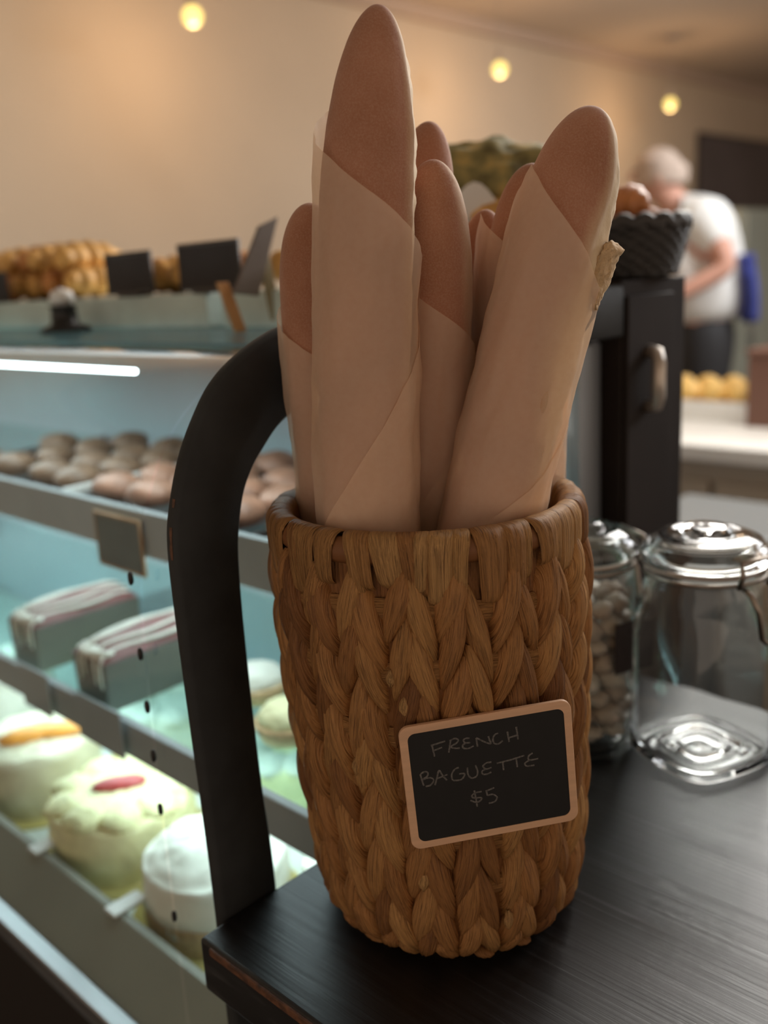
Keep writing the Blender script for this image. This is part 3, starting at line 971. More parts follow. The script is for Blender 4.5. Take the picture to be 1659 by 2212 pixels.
def jar(c, r, h, label, clip_ang, sq=0.75, gm=None):
    gm = gm or JG
    t = thing('clip_top_jar', c, label, 'jar', None)
    t.rotation_euler = (0, 0, clip_ang)
    hb = h - 0.034          # body height
    outer = [(0.001, 0.0015), (r * 0.45, 0.001), (r * 0.80, 0.0), (r * 0.93, 0.004), (r, 0.014), (r, hb * 0.62), (r * 0.99, hb * 0.78), (r * 0.97, hb * 0.90),
             (r * 0.94, hb * 0.945), (r * 0.91, hb * 0.965), (r * 0.91, hb * 0.985), (r * 0.94, hb)]
    th = 0.0030
    inner = [(r * 0.94 - th, hb), (r * 0.91 - th, hb * 0.985), (r * 0.91 - th, hb * 0.965), (r * 0.94 - th, hb * 0.94), (r * 0.97 - th, hb * 0.88), (r * 0.99 - th, hb * 0.77),
             (r - th, hb * 0.6), (r - th, 0.018), (r * 0.90 - th, 0.010), (r * 0.72, 0.0075), (r * 0.60, 0.0095), (r * 0.48, 0.0070), (r * 0.34, 0.0092), (r * 0.2, 0.007), (0.001, 0.0085)]
    sqf = lambda z: sq * max(0.0, min(1.0, (hb * 0.80 - z) / (hb * 0.2)))
    MB().lathe(dense(outer + inner), 72, sq=sqf, cap=False).build('glass_body', gm, t)
    # lid
    zl = hb + 0.0032
    lid = [(r * 0.88, zl), (r * 1.0, zl + 0.001), (r * 1.03, zl + 0.006), (r * 1.0, zl + 0.012), (r * 0.92, zl + 0.016), (r * 0.84, zl + 0.020),
           (r * 0.62, zl + 0.024), (r * 0.45, zl + 0.023), (r * 0.40, zl + 0.027), (r * 0.28, zl + 0.030), (0.001, zl + 0.030)]
    lin = [(0.001, zl + 0.022), (r * 0.45, zl + 0.017), (r * 0.70, zl + 0.014), (r * 0.82, zl + 0.004), (r * 0.88, zl)]
    MB().lathe(dense(lid) + dense(lin), 72, cap=False).build('glass_lid', gm, t)
    MB().lathe([(r * 0.89, hb + 0.0004), (r * 0.97, hb + 0.0004), (r * 0.97, hb + 0.0028), (r * 0.89, hb + 0.0028), (r * 0.89, hb + 0.0004)], 60, cap=False).build('rubber_seal', RUB, t)
    # wire bail: neck ring, side loops, front clasp
    rn = r * 0.945
    ring = [(rn * math.cos(a), rn * math.sin(a), hb * 0.972) for a in [2 * PI * q / 60 for q in range(60)]]
    MB().tube(ring, 0.0018, 8, closed=True).build('neck_wire', WIRE, t)
    fx = -r * 1.05
    cl = [(fx, -0.019, hb * 0.972), (fx - 0.004, -0.019, zl + 0.004), (fx - 0.001, -0.018, zl + 0.013), (fx - 0.001, 0.018, zl + 0.013), (fx - 0.004, 0.019, zl + 0.004), (fx, 0.019, hb * 0.972)]
    MB().tube(cl, 0.0021, 8).build('clasp_wire', WIRE, t)
    lv = [(fx, -0.014, hb * 0.972), (fx - 0.008, -0.014, hb * 0.95), (fx - 0.012, -0.009, hb * 0.87), (fx - 0.013, -0.005, hb * 0.74), (fx - 0.013, 0.0, hb * 0.715),
          (fx - 0.013, 0.005, hb * 0.74), (fx - 0.012, 0.009, hb * 0.87), (fx - 0.008, 0.014, hb * 0.95), (fx, 0.014, hb * 0.972)]
    MB().tube(lv, 0.0024, 8).build('clasp_lever', WIRE, t)
    hg = [(-fx, -0.012, hb * 0.972), (-fx + 0.003, -0.012, zl + 0.005), (-fx - 0.004, -0.010, zl + 0.012), (-fx - 0.004, 0.010, zl + 0.012), (-fx + 0.003, 0.012, zl + 0.005), (-fx, 0.012, hb * 0.972)]
    MB().tube(hg, 0.0014, 8).build('hinge_wire', WIRE, t)
    return t


JB = Vector((0.727, 0.331, 0.9202))
jar(JB, 0.0525, 0.212, 'empty clip top glass jar on the counter at the right edge', math.atan2(-FH.y - 0.0, -FH.x) + PI + 0.45)
JA = Vector((0.687, 0.4265, 0.9202))
ja = jar(JA, 0.0475, 0.212, 'glass jar of wrapped pale treats standing between basket and empty jar', math.atan2(RH.y, RH.x) + PI + 0.3, 0.3, JP)
TREAT = sm('pale_treat', (0.62, 0.50, 0.42), 0.7, var=0.25, vscale=30, bump=0.5, bscale=60)
TREAT2 = sm('brown_treat', (0.30, 0.20, 0.15), 0.7, var=0.25, vscale=30)
k = NT('treat_mix')
at = k.n('ShaderNodeAttribute', attribute_name='tint')
k.l(k.ramp(at.outputs['Fac'], [(0.0, (0.26, 0.17, 0.12)), (0.5, (0.66, 0.55, 0.47)), (1.0, (0.88, 0.84, 0.78))]), k.b.inputs['Base Color'])
k.b.inputs['Roughness'].default_value = 0.55
m = MB()
for lv in range(8):
    for q in range(9):
        a = q * PI / 4 + lv * 0.5
        rr = 0.031 if q < 8 else 0.004
        n0 = len(m.v)
        blob(m, (rr * math.cos(a), rr * math.sin(a), 0.021 + lv * 0.0165), R.uniform(0.010, 0.0125), R.uniform(0.8, 1.3), R.uniform(0.8, 1.2), R.uniform(0.6, 1.0), 8, 0.35, 3, lv * 9 + q, R.random() * 6)
        tv = min(1, max(0, R.gauss(0.62, 0.28)))
        m.c[n0:] = [tv] * (len(m.v) - n0)
o = m.build('wrapped_treats', k.m); o.location = JA
tag(o, 'pale and brown wrapped treats heaped inside the filled glass jar', 'treats', kind='stuff')
# black label on the filled jar
m = MB()
aa = math.atan2(-FH.y, -FH.x) + 0.62
rows = []
for i in range(9):
    a = aa + (i - 4) * 0.055
    q = 1 + 0.3 * (1 / (abs(math.cos(a - ja.rotation_euler.z)) ** 5 + abs(math.sin(a - ja.rotation_euler.z)) ** 5) ** 0.2 - 1)
    rr = 0.0482 * q
    rows.append([(rr * math.cos(a), rr * math.sin(a), z) for z in (0.082, 0.128)])
m.grid(rows)
o = m.build('black_label', CHALK)
o.parent = ja
o.matrix_basis = Matrix.Rotation(-ja.rotation_euler.z, 4, 'Z')
o['label'] = 'black sticker on the jar front'

# ------------------------------------------------------------------ THE WOVEN BASKET
BC = Vector((0.4455, 0.391, 0.920)) + RH * 0.0035 - FH * 0.005
LEAN = (Vector((-0.004, 0.004, 0)) + FH * 0.005 - RH * 0.001) / 0.285
HB = 0.283


def lerp_tab(tab, z):
    for (z0, r0), (z1, r1) in zip(tab, tab[1:]):
        if z <= z1:
            t = max(0, (z - z0) / (z1 - z0))
            t = t * t * (3 - 2 * t) if False else t
            return r0 + (r1 - r0) * t
    return tab[-1][1]


RT = [(0, 0.0735), (0.006, 0.080), (0.018, 0.0865), (0.035, 0.0900), (0.08, 0.0935), (0.16, 0.0985), (0.23, 0.1005), (0.27, 0.1), (0.283, 0.0985)]


def bp_(th, z, off=0.0):
    r = lerp_tab(RT, z) + off - 0.0045
    return Vector((r * math.cos(th), r * math.sin(th), z)) + LEAN * z


bk = thing('woven_basket', BC, 'tall brown woven water hyacinth basket holding the wrapped baguettes', 'basket')
m = MB()
NC = 20
rows_n = 8
P0 = math.atan2(-FH.y, -FH.x)      # direction facing the viewer


def leaf(m, th_top, z_top, th_bot, z_bot, hw, hh, lift0, lift1, tint, seed, na=14, nl=22, twist=0.0):
    pts, uvs, cols = [], [], []
    for i in range(nl + 1):
        t = i / nl
        w_ = hw * (math.sin(PI * (0.04 + 0.92 * t)) ** 0.62) * (0.80 + 0.2 * math.sin(t * PI * 0.9 + 0.4))
        w_ *= 1 + 0.10 * noise.noise(Vector((t * 3, seed, 0)))
        th = th_top + (th_bot - th_top) * (t ** 1.15) + 0.010 * math.sin(t * PI) * (1 if th_bot > th_top else -1) * -1
        z = z_top + (z_bot - z_top) * t
        R_ = lerp_tab(RT, max(0, min(HB, z)))
        base = lift0 + (lift1 - lift0) * t
        bul = hh * math.sin(PI * (0.03 + 0.94 * t)) ** 0.55
        row, ru = [], []
        for j in range(na + 1):
            q = -1 + 2 * j / na
            dome = (1 - abs(q) ** 2.4) ** 0.6
            ridge = 0.00035 * math.sin(q * 15 + seed * 3 + 2 * noise.noise(Vector((q * 2, t * 2, seed)))) + 0.0006 * noise.noise(Vector((q * 7, t * 1.6, seed * 2.7)))
            off = base + bul * dome - 0.0050 * (abs(q) ** 5) + ridge * (1 - q * q) + twist * q * math.sin(PI * t)
            dth = q * w_ / R_
            p = bp_(th + dth, z, off)
            p.z = max(p.z, 0.0008)
            row.append(p)
            ru.append((0.5 + 0.5 * q * w_ / hw + seed * 3.17, t * 1.0 + seed * 1.7))
        pts.append(row); uvs.append(ru); cols.append([tint] * (na + 1))
    m.grid(pts, uvs=uvs, cols=cols)


pitch = 0.0355
colw = 2 * PI / NC
sd = 0
for c in range(NC):
    ph = R.uniform(-0.35, 0.35) * pitch
    tc_ = P0 + c * colw + R.uniform(-0.03, 0.03)
    fat = R.uniform(0.86, 1.12)
    for r_ in range(rows_n + 1):
        for s in (-1, 1):
            sd += 1
            zt = 0.274 - r_ * pitch + ph + (0.006 if s > 0 else -0.008) + R.uniform(-0.003, 0.003)
            L = R.uniform(0.050, 0.062)
            zb = zt - L
            if zt < 0.010: continue
            if zb < 0.001: zb = 0.001
            spread = R.uniform(0.40, 0.52)
            hw = R.uniform(0.0078, 0.0098) * fat
            if R.random() < 0.07: hw *= 1.3
            tint = min(1, max(0, R.gauss(0.50, 0.17)))
            leaf(m, tc_ + s * colw * spread, min(zt, 0.272), tc_ + s * colw * R.uniform(0.02, 0.16), zb, hw, R.uniform(0.0080, 0.0105),
                 0.0005 + 0.0012 * (s > 0), -0.0008 + 0.0010 * R.random(), tint, sd, twist=R.uniform(-0.0016, 0.0016))
# cross bands that show between the braids
for z in (0.243, 0.206, 0.168, 0.130, 0.094, 0.058):
    pts, uvs, cols = [], [], []
    for k_ in range(121):
        a = 2 * PI * k_ / 120
        row = []
        for j in range(7):
            q = -1 + j / 3
            row.append(bp_(a, z + q * 0.0065 + 0.003 * math.sin(a * 3 + z * 40), 0.0010 + 0.0022 * (1 - q * q)))
        pts.append(row)
        uvs.append([(j / 6 + z * 9, a * 3) for j in range(7)])
        cols.append([0.62] * 7)
    m.grid(pts, uvs=uvs, cols=cols)
# backing wall (outer, under the braids) and inner wall
pts, uvs, cols = [], [], []
for z in [HB * i / 30 for i in range(31)]:
    pts.append([bp_(2 * PI * k_ / 96, z, -0.0005) for k_ in range(96)])
    uvs.append([(k_ / 8, z * 20) for k_ in range(96)]); cols.append([0.15] * 96)
m.grid(pts, closed_v=True, uvs=uvs, cols=cols)
m.build('braided_body', STR, bk)
m = MB()
pts, uvs, cols = [], [], []
for i in range(31):
    z = 0.012 + (HB - 0.012) * i / 30
    row = []
    for k_ in range(160):
        a = 2 * PI * k_ / 160
        row.append(bp_(a, z, -0.0065 + 0.0016 * math.sin(k_ * PI / 4) * math.cos(i * PI / 2)))
    pts.append(row); uvs.append([(k_ / 8, z * 20) for k_ in range(160)]); cols.append([0.35] * 160)
m.grid(pts, closed_v=True, uvs=uvs, cols=cols)
m.lathe([(0.070, 0.002), (0.070, 0.012), (0.001, 0.012)], 48)
m.build('inner_wall', STR, bk)
# rim: strands folded over the edge
m = MB()
a = 0.0
sd = 900
while a < 2 * PI - 0.02:
    wd = R.uniform(0.075, 0.17)
    if a + wd > 2 * PI - 0.05: wd = 2 * PI - a
    sd += 1
    tint = min(1, max(0.05, R.gauss(0.52, 0.2)))
    lowz = R.uniform(0.012, 0.028)
    slant = R.uniform(-0.11, 0.11)
    puff = R.uniform(0.0, 0.0022)
    path = [(-0.0100, HB - 0.022), (-0.0096, HB - 0.004), (-0.0078, HB + 0.0036), (-0.0030, HB + 0.0072), (0.0030, HB + 0.0064), (0.0064, HB + 0.0012),
            (0.0072, HB - 0.008), (0.0062, HB - lowz - 0.006), (0.0012, HB - lowz - 0.011)]
    pts, uvs, cols = [], [], []
    DP = dense(path)
    nn = len(DP)
    for i, (o_, z) in enumerate(DP):
        row, ru = [], []
        for j in range(11):
            q = -1 + j / 5
            edge = -0.0014 * abs(q) ** 6
            rd = 0.0004 * math.sin(q * 12 + sd)
            zz = z + (edge if o_ > -0.006 and z > HB else 0)
            th = a + wd / 2 + q * wd * 0.70 * (1 - 0.38 * max(0, i / nn - 0.45) / 0.55) + slant * (i / nn)
            off = o_ + (edge + rd + puff * (1 - q * q)) * (1 if o_ > 0 else -0.3)
            rb = lerp_tab(RT, HB) + off - 0.0045 + 0.001
            p = Vector((rb * math.cos(P0 + th), rb * math.sin(P0 + th), zz)) + LEAN * zz
            row.append(p); ru.append((q * 0.6 * wd / 0.12 + sd * 2.3, i / nn * 1.6 + sd))
        pts.append(row); uvs.append(ru); cols.append([tint] * 11)
    m.grid(pts, uvs=uvs, cols=cols)
    a += wd
pts = []
for k_ in range(120):
    th = 2 * PI * k_ / 120
    pts.append([bp_(th, HB - 0.004 + 0.0078 * math.sin(b_), 0.0008 + 0.0050 * math.cos(b_)) for b_ in [2 * PI * j / 10 for j in range(10)]])
m.grid(pts, closed_u=True, closed_v=True, cols=[[0.0] * 10 for _ in range(120)])
m.build('wrapped_rim', STR, bk)
# loose broken ends of fibre
for (px, py, s) in ((862, 1470, 0.0036), (893, 1530, 0.0046), (775, 1665, 0.004), (905, 2015, 0.0045), (1100, 1985, 0.0045), (918, 1915, 0.005)):
    pt = ond(px, py, 0.489 if abs(px - 930) < 120 else 0.50)
    v = Vector((pt.x - BC.x, pt.y - BC.y, 0))
    th = math.atan2(v.y, v.x)
    z = pt.z - BC.z
    m = MB()
    c = bp_(th, z, 0.0082)
    nrm = Vector((math.cos(th), math.sin(th), 0)); tn = Vector((-math.sin(th), math.cos(th), 0))
    pts, uvs = [], []
    for i in range(9):
        u = -1 + i / 4
        row = []
        for j in range(5):
            q = -1 + j / 2
            row.append(c + tn * (q * s * 0.7 * (1.1 - u * u * 0.8) + 0.001 * noise.noise(Vector((u * 3, q, px)))) + Vector((0, 0, -1)) * u * s * 1.5 + nrm * (0.002 * (1 - q * q) - 0.002 * u * u))
        pts.append(row); uvs.append([(j / 8 + px, i / 12) for j in range(5)])
    m.grid(pts, uvs=uvs, cols=[[0.98] * 5 for _ in range(9)])
    o = m.build('loose_fibre', STR, bk)
    sl = o.modifiers.new('thickness', 'SOLIDIFY'); sl.thickness = 0.0008
    o['label'] = 'pale broken end of fibre'

# ------------------------------------------------------------------ chalkboard price sign on the basket
SA, SB_, SC, SD = (ond(862, 1574, 0.4805), ond(1237, 1511, 0.4935), ond(1246, 1771, 0.4935), ond(889, 1839, 0.4805))
sc_ = (SA + SB_ + SC + SD) / 4
sx = ((SB_ - SA) + (SC - SD)).normalized()
sy = ((SA - SD) + (SB_ - SC)).normalized()
sn = sx.cross(sy).normalized()        # towards the viewer
sy = sn.cross(sx)
SW = ((SB_ - SA).length + (SC - SD).length) / 2
SH = ((SA - SD).length + (SB_ - SC).length) / 2
sg = thing('chalkboard_price_sign', sc_, 'small black chalkboard with a pale wooden border fixed to the woven basket', 'sign')
SM = Matrix((sx, sy, sn)).transposed()
sg.matrix_world = Matrix.Translation(sc_) @ SM.to_4x4()


def rrect(w2, h2, r, n=8):
    P = []
    for cx_, cy_, a0 in ((w2 - r, h2 - r, 0), (-w2 + r, h2 - r, PI / 2), (-w2 + r, -h2 + r, PI), (w2 - r, -h2 + r, 1.5 * PI)):
        P += [(cx_ + r * math.cos(a0 + k * PI / 2 / n), cy_ + r * math.sin(a0 + k * PI / 2 / n)) for k in range(n + 1)]
    return P


BIRCH = sm('birch_border', (0.68, 0.43, 0.27), 0.55, var=0.08, vscale=60, stretch=(0.2, 4, 1))
o1, o2, i1 = rrect(SW / 2, SH / 2, 0.006), rrect(SW / 2 - 0.0004, SH / 2 - 0.0004, 0.0056), rrect(SW / 2 - 0.0046, SH / 2 - 0.0046, 0.0044)
m = MB()
m.grid([[(*p, -0.0026) for p in i1], [(*p, -0.0026) for p in o1], [(*p, -0.0004) for p in o1], [(*p, 0) for p in o2], [(*p, 0) for p in i1], [(*p, -0.0026) for p in i1]], closed_v=True)
m.build('wooden_border', BIRCH, sg, auto=0.6)
m = MB().prism(i1, 'z', -0.0026, -0.0003)
m.build('black_panel', sm('black_board_face', (0.006, 0.006, 0.006), 0.65, var=0.2, vscale=80), sg, smooth=False)
strokes = [
    [(350, 468), (470, 430)], [(362, 470), (372, 515), (382, 558)], [(378, 508), (445, 483)],
    [(515, 425), (508, 475), (500, 525)], [(508, 428), (550, 408), (578, 420), (565, 446), (518, 476), (552, 490), (592, 488)],
    [(674, 405), (640, 408), (622, 425), (640, 444), (680, 442)], [(640, 446), (616, 465), (624, 488), (660, 492), (708, 470)],
    [(728, 402), (734, 440), (741, 476)], [(728, 402), (790, 432), (850, 452), (840, 420), (830, 388)],
    [(912, 365), (884, 376), (868, 412), (880, 448), (915, 452), (950, 425)],
    [(988, 350), (996, 395), (1004, 436)], [(1062, 310), (1070, 360), (1078, 416)], [(992, 405), (1080, 378)],
    [(262, 705), (276, 755), (292, 802)], [(265, 705), (300, 685), (326, 695), (318, 725), (284, 748), (345, 735), (374, 755), (350, 795), (308, 808)],
    [(385, 797), (402, 735), (418, 675), (450, 720), (485, 756)], [(395, 746), (490, 708)],
    [(584, 650), (550, 665), (525, 708), (532, 752), (568, 758), (612, 745), (632, 702), (586, 704)],
    [(655, 650), (662, 708), (690, 738), (732, 722), (740, 680), (722, 630)],
    [(856, 605), (812, 613), (786, 642), (812, 662), (856, 650)], [(812, 662), (778, 680), (784, 704), (815, 706), (856, 688)],
    [(900, 615), (1010, 588)], [(950, 603), (954, 640), (958, 672)], [(1010, 588), (1130, 550)], [(1062, 575), (1067, 610), (1072, 646)],
    [(1200, 530), (1168, 552), (1170, 588), (1246, 575)], [(1170, 590), (1136, 614), (1150, 638), (1214, 630)],
    [(712, 840), (726, 905), (738, 976)], [(774, 850), (720, 862), (692, 888), (712, 904), (770, 902), (765, 925), (728, 940), (680, 924)],
    [(812, 838), (822, 884)], [(812, 846), (880, 818)], [(822, 884), (868, 874), (902, 898), (884, 934), (834, 948)]]
m = MB()
si = SM.inverted()
for s in strokes:
    loc = []
    for (x, y) in s:
        d = ray(840 + x / 3.858, 1490 + y / 3.858)
        tt = (sc_ - Vector((0, 0, CAMZ))).dot(sn) / d.dot(sn)
        q = si @ (Vector((0, 0, CAMZ)) + d * tt - sc_)
        loc.append((q.x, q.y))
    if len(loc) > 2: loc = dense(loc)
    pts = []
    for i, p in enumerate(loc):
        a_ = loc[max(0, i - 1)]; b_ = loc[min(len(loc) - 1, i + 1)]
        tx, ty = b_[0] - a_[0], b_[1] - a_[1]
        l_ = math.hypot(tx, ty) or 1
        nx, ny = -ty / l_, tx / l_
        wq = 0.00050 * (1 + 0.35 * noise.noise(Vector((p[0] * 900, p[1] * 900, 0))))
        pts.append([(p[0] + nx * wq * k_, p[1] + ny * wq * k_, -0.0003 + 0.00012 * (1 - k_ * k_) + 0.00002) for k_ in (-1, -0.4, 0.4, 1)])
    m.grid(pts)
m.build('chalk_writing', sm('chalk', (0.115, 0.11, 0.105), 0.9, var=0.45, vscale=900), sg)

# ------------------------------------------------------------------ baguettes and their papers
RIMC = BC + LEAN * HB + Vector((0, 0, HB))


def baguette(lat, dep, tip_px, tip_dep, r, label, taper=0.105, pale=None, seed=1, bow=0.0, ridge=0.0, endtaper=2.0, flap=False):
    """lat/dep: offset of the stick at rim height, right of and behind the basket's middle; tip_px seen tip"""
    rim = Vector((RIMC.x, RIMC.y, 1.205)) + RH * lat + FH * dep
    td = RIMC.dot(FH) + tip_dep
    tip = ond(*tip_px, td)
    ax = (tip - rim).normalized()
    zb = 0.968
    foot = rim - ax * ((rim.z - zb) / ax.z)
    # keep the foot inside the narrower base
    cb_ = BC + Vector((0, 0, 0))
    v = Vector((foot.x - cb_.x, foot.y - cb_.y, 0))
    lim = 0.072 - r
    if v.length > lim:
        foot = Vector((cb_.x, cb_.y, foot.z)) + v * (lim / v.length)
    t = thing('baguette', foot, label, 'baguette')
    m = MB()
    total = (tip - foot).length
    # axis: quadratic passing foot, rim, tip
    def axis(u):
        # piecewise smooth: foot->rim->tip
        ur = (rim - foot).length / ((rim - foot).length + (tip - rim).length)
        c = (rim - foot * (1 - ur) ** 2 - tip * ur * ur) / (2 * ur * (1 - ur))
        return foot * (1 - u) ** 2 + c * 2 * u * (1 - u) + tip * u * u + RH * bow * math.sin(PI * u)
    NL, NA = 150, 56
    pts, cols = [], []
    for i in range(NL + 1):
        u = 1 - (1 - i / NL) ** 1.6 if i > 0 else 0
        u = min(u, 1)
        p = axis(u)
        t_ = (axis(min(1, u + 0.002)) - axis(max(0, u - 0.002))).normalized()
        s = (1 - u) * total / taper
        rr = r * (1 - (1 - min(1, s)) ** endtaper) ** 0.5
        sb = u * total / 0.07
        rr *= (1 - (1 - min(1, sb)) ** 2.0) ** 0.5
        rr = max(rr, 0.0004)
        e1 = (RH - t_ * RH.dot(t_)).normalized()
        e2 = t_.cross(e1)          # roughly +-FH
        if e2.dot(FH) > 0: e2 = -e2   # towards viewer
        row, rc = [], []
        for j in range(NA):
            a = 2 * PI * j / NA
            d = e1 * math.cos(a) + e2 * math.sin(a)
            h = u * total
            k_ = 1 + 0.030 * noise.noise(Vector((math.cos(a) * 1.2, math.sin(a) * 1.2 + seed * 5, h * 18))) \
                + 0.012 * noise.noise(Vector((math.cos(a) * 4, math.sin(a) * 4 + seed * 5, h * 70)))
            # seam running up one side
            pc = 0.0
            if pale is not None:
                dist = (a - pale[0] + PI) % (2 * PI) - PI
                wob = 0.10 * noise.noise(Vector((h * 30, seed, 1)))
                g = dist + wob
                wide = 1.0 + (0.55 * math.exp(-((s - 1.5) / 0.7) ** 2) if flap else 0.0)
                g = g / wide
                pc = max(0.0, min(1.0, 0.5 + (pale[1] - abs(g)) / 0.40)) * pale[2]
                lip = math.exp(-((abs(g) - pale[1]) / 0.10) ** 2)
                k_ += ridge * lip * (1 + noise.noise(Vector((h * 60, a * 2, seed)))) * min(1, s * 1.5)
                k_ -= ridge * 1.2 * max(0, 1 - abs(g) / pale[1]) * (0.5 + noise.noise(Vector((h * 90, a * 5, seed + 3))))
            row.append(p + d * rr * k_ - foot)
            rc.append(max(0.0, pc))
        pts.append(row); cols.append(rc)
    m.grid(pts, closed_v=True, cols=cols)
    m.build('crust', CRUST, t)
    return t, axis, total, foot


def paper(bt, axis, total, foot, r, apex_px, apex_ang, A=0.30, B=0.42, al=33, delta=0.0011, seed=1, rb=None, flare=0.0):
    """sheet rolled round the stick; apex_ang: 0 left, 90 front, 180 right (degrees)"""
    # height of the apex along the axis
    best = None
    for i in range(400):
        u = i / 400
        p = axis(u)
        c = ROT.transposed() @ (p - Vector((0, 0, CAMZ)))
        y = 1106 - F_PX * c.y / -c.z
        if best is None or abs(y - apex_px) < best[0]: best = (abs(y - apex_px), u)
    t0 = best[1] * total
    al = math.radians(al)
    ca, sa = math.cos(al), math.sin(al)
    th0 = math.radians(apex_ang)
    N1, N2 = 130, 110
    m = MB()
    pts = []
    for i in range(N1 + 1):
        a = A * i / N1
        row = []
        for j in range(N2 + 1):
            b = B * j / N2
            s = a * ca - b * sa
            t = t0 - a * sa - b * ca
            th = th0 + s / r
            lay = -s / (2 * PI * r) * delta
            u = max(0.0, min(1.0, t / total))
            p = axis(u)
            t_ = (axis(min(1, u + 0.002)) - axis(max(0, u - 0.002))).normalized()
            e1 = (RH - t_ * RH.dot(t_)).normalized()
            e2 = t_.cross(e1)
            if e2.dot(FH) > 0: e2 = -e2
            thm = th % (2 * PI)
            low = max(0.0, 1 - t / 0.24)
            wr = 0.0017 * noise.noise(Vector((math.cos(thm) * 1.6, math.sin(thm) * 1.6, t * 26 + seed * 4))) \
                + 0.0010 * noise.noise(Vector((math.cos(thm) * 5, math.sin(thm) * 5, t * 60 + seed * 4)))
            fold = 0.0022 * max(0, noise.noise(Vector((math.cos(thm) * 2.2 + t * 10, math.sin(thm) * 2.2, t * 9 + seed)))) ** 1.0
            rad = (r + lay + wr - fold + flare * max(0, (t - 0.15))) * (1 - 0.30 * low)
            d = e1 * (-math.cos(th)) + e2 * math.sin(th)
            row.append(p + d * rad - foot)
        pts.append(row)
    m.grid(pts)
    return m


def wrap(info, r, apex_y, ang, label, **kw):
    t, axis, total, foot = info
    m = paper(t, axis, total, foot, r, apex_y, ang, **kw)
    # a loose paper sheet is its own thing: it can be slipped off the bread
    o = m.build('paper_wrap', PAPER)
    o.location = foot
    tag(o, label, 'paper')
    return o


RT_ = 0.0      # right-hand side angle for pale seams (0 = right, pi/2 = towards viewer)
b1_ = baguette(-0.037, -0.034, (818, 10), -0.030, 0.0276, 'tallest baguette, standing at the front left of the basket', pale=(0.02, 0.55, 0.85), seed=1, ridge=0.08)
wrap(b1_, 0.0325, 218, -48, 'white paper wrapped around the tallest baguette', seed=1, A=0.30, B=0.43)
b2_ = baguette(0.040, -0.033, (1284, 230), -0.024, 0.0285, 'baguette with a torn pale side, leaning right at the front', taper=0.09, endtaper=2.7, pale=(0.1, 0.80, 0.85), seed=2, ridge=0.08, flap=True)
wrap(b2_, 0.0318, 385, 22, 'white paper wrapped around the torn baguette leaning right', seed=2, al=40, A=0.27, B=0.40)
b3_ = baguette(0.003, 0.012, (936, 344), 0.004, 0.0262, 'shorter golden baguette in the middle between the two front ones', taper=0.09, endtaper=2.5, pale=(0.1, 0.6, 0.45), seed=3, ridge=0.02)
wrap(b3_, 0.0298, 470, -65, 'white paper around the shorter golden middle baguette', seed=3, A=0.26, B=0.36)
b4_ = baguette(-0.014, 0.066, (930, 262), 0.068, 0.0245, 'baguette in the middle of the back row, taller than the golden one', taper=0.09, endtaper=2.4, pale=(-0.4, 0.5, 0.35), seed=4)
b5_ = baguette(0.063, 0.034, (1152, 352), 0.036, 0.0285, 'baguette mostly hidden behind the torn right hand one', taper=0.09, endtaper=2.5, seed=5)
wrap(b5_, 0.0345, 462, 12, 'white paper around the baguette hidden at the right rear', seed=5, al=36, A=0.26, B=0.36)
b6_ = baguette(-0.060, 0.022, (668, 438), 0.024, 0.0225, 'slim dark baguette at the left of the basket', taper=0.06, endtaper=2.4, seed=6)
wrap(b6_, 0.0255, 640, -40, 'white paper around the slim left hand baguette', seed=6, A=0.24, B=0.33)
b7_ = baguette(0.028, 0.072, (1052, 452), 0.076, 0.0190, 'small baguette end at the back, just above the papers', taper=0.05, seed=7)

# torn crust flap on the right hand baguette
t, axis, total, foot = b2_
m = MB()
cen = ond(1316, 590, RIMC.dot(FH) - 0.028)
CR = sm('bread_crumb', (0.62, 0.44, 0.25), 0.85, var=0.15, vscale=200, bump=1.0, bscale=260)
def poly(L, u):
    f = u * (len(L) - 1); a = min(int(f), len(L) - 2); q = f - a
    return tuple(L[a][c] + (L[a + 1][c] - L[a][c]) * q for c in range(2))
OUTL = [(1322, 518), (1350, 540), (1334, 562), (1326, 590), (1313, 622), (1296, 652), (1288, 668)]
INL = [(1312, 524), (1300, 545), (1286, 575), (1281, 605), (1282, 635), (1286, 668)]
dF = RIMC.dot(FH) - 0.030
for i in range(31):
    u = i / 30
    row = []
    A_ = ond(*poly(OUTL, u), dF - 0.004); B_ = ond(*poly(INL, u), dF - 0.017)
    for j in range(15):
        v = j / 14
        q = B_.lerp(A_, v) - FH * (0.004 * math.sin(v * PI)) + Vector((0, 0, 0.0014 * noise.noise(Vector((v * 6, u * 13, 7)))))
        q += RH * 0.0012 * noise.noise(Vector((v * 5, u * 17, 3))) - FH * 0.0016 * noise.noise(Vector((v * 9, u * 9, 1)))
        row.append(q - foot)
    pts_ = row
    rows_ = rows_ + [row] if i else [row]
m.grid(rows_)
o = m.build('torn_crust', CR, t)
sl = o.modifiers.new('thickness', 'SOLIDIFY'); sl.thickness = 0.002; sl.offset = -1
o['label'] = 'pale torn strip of crumb'

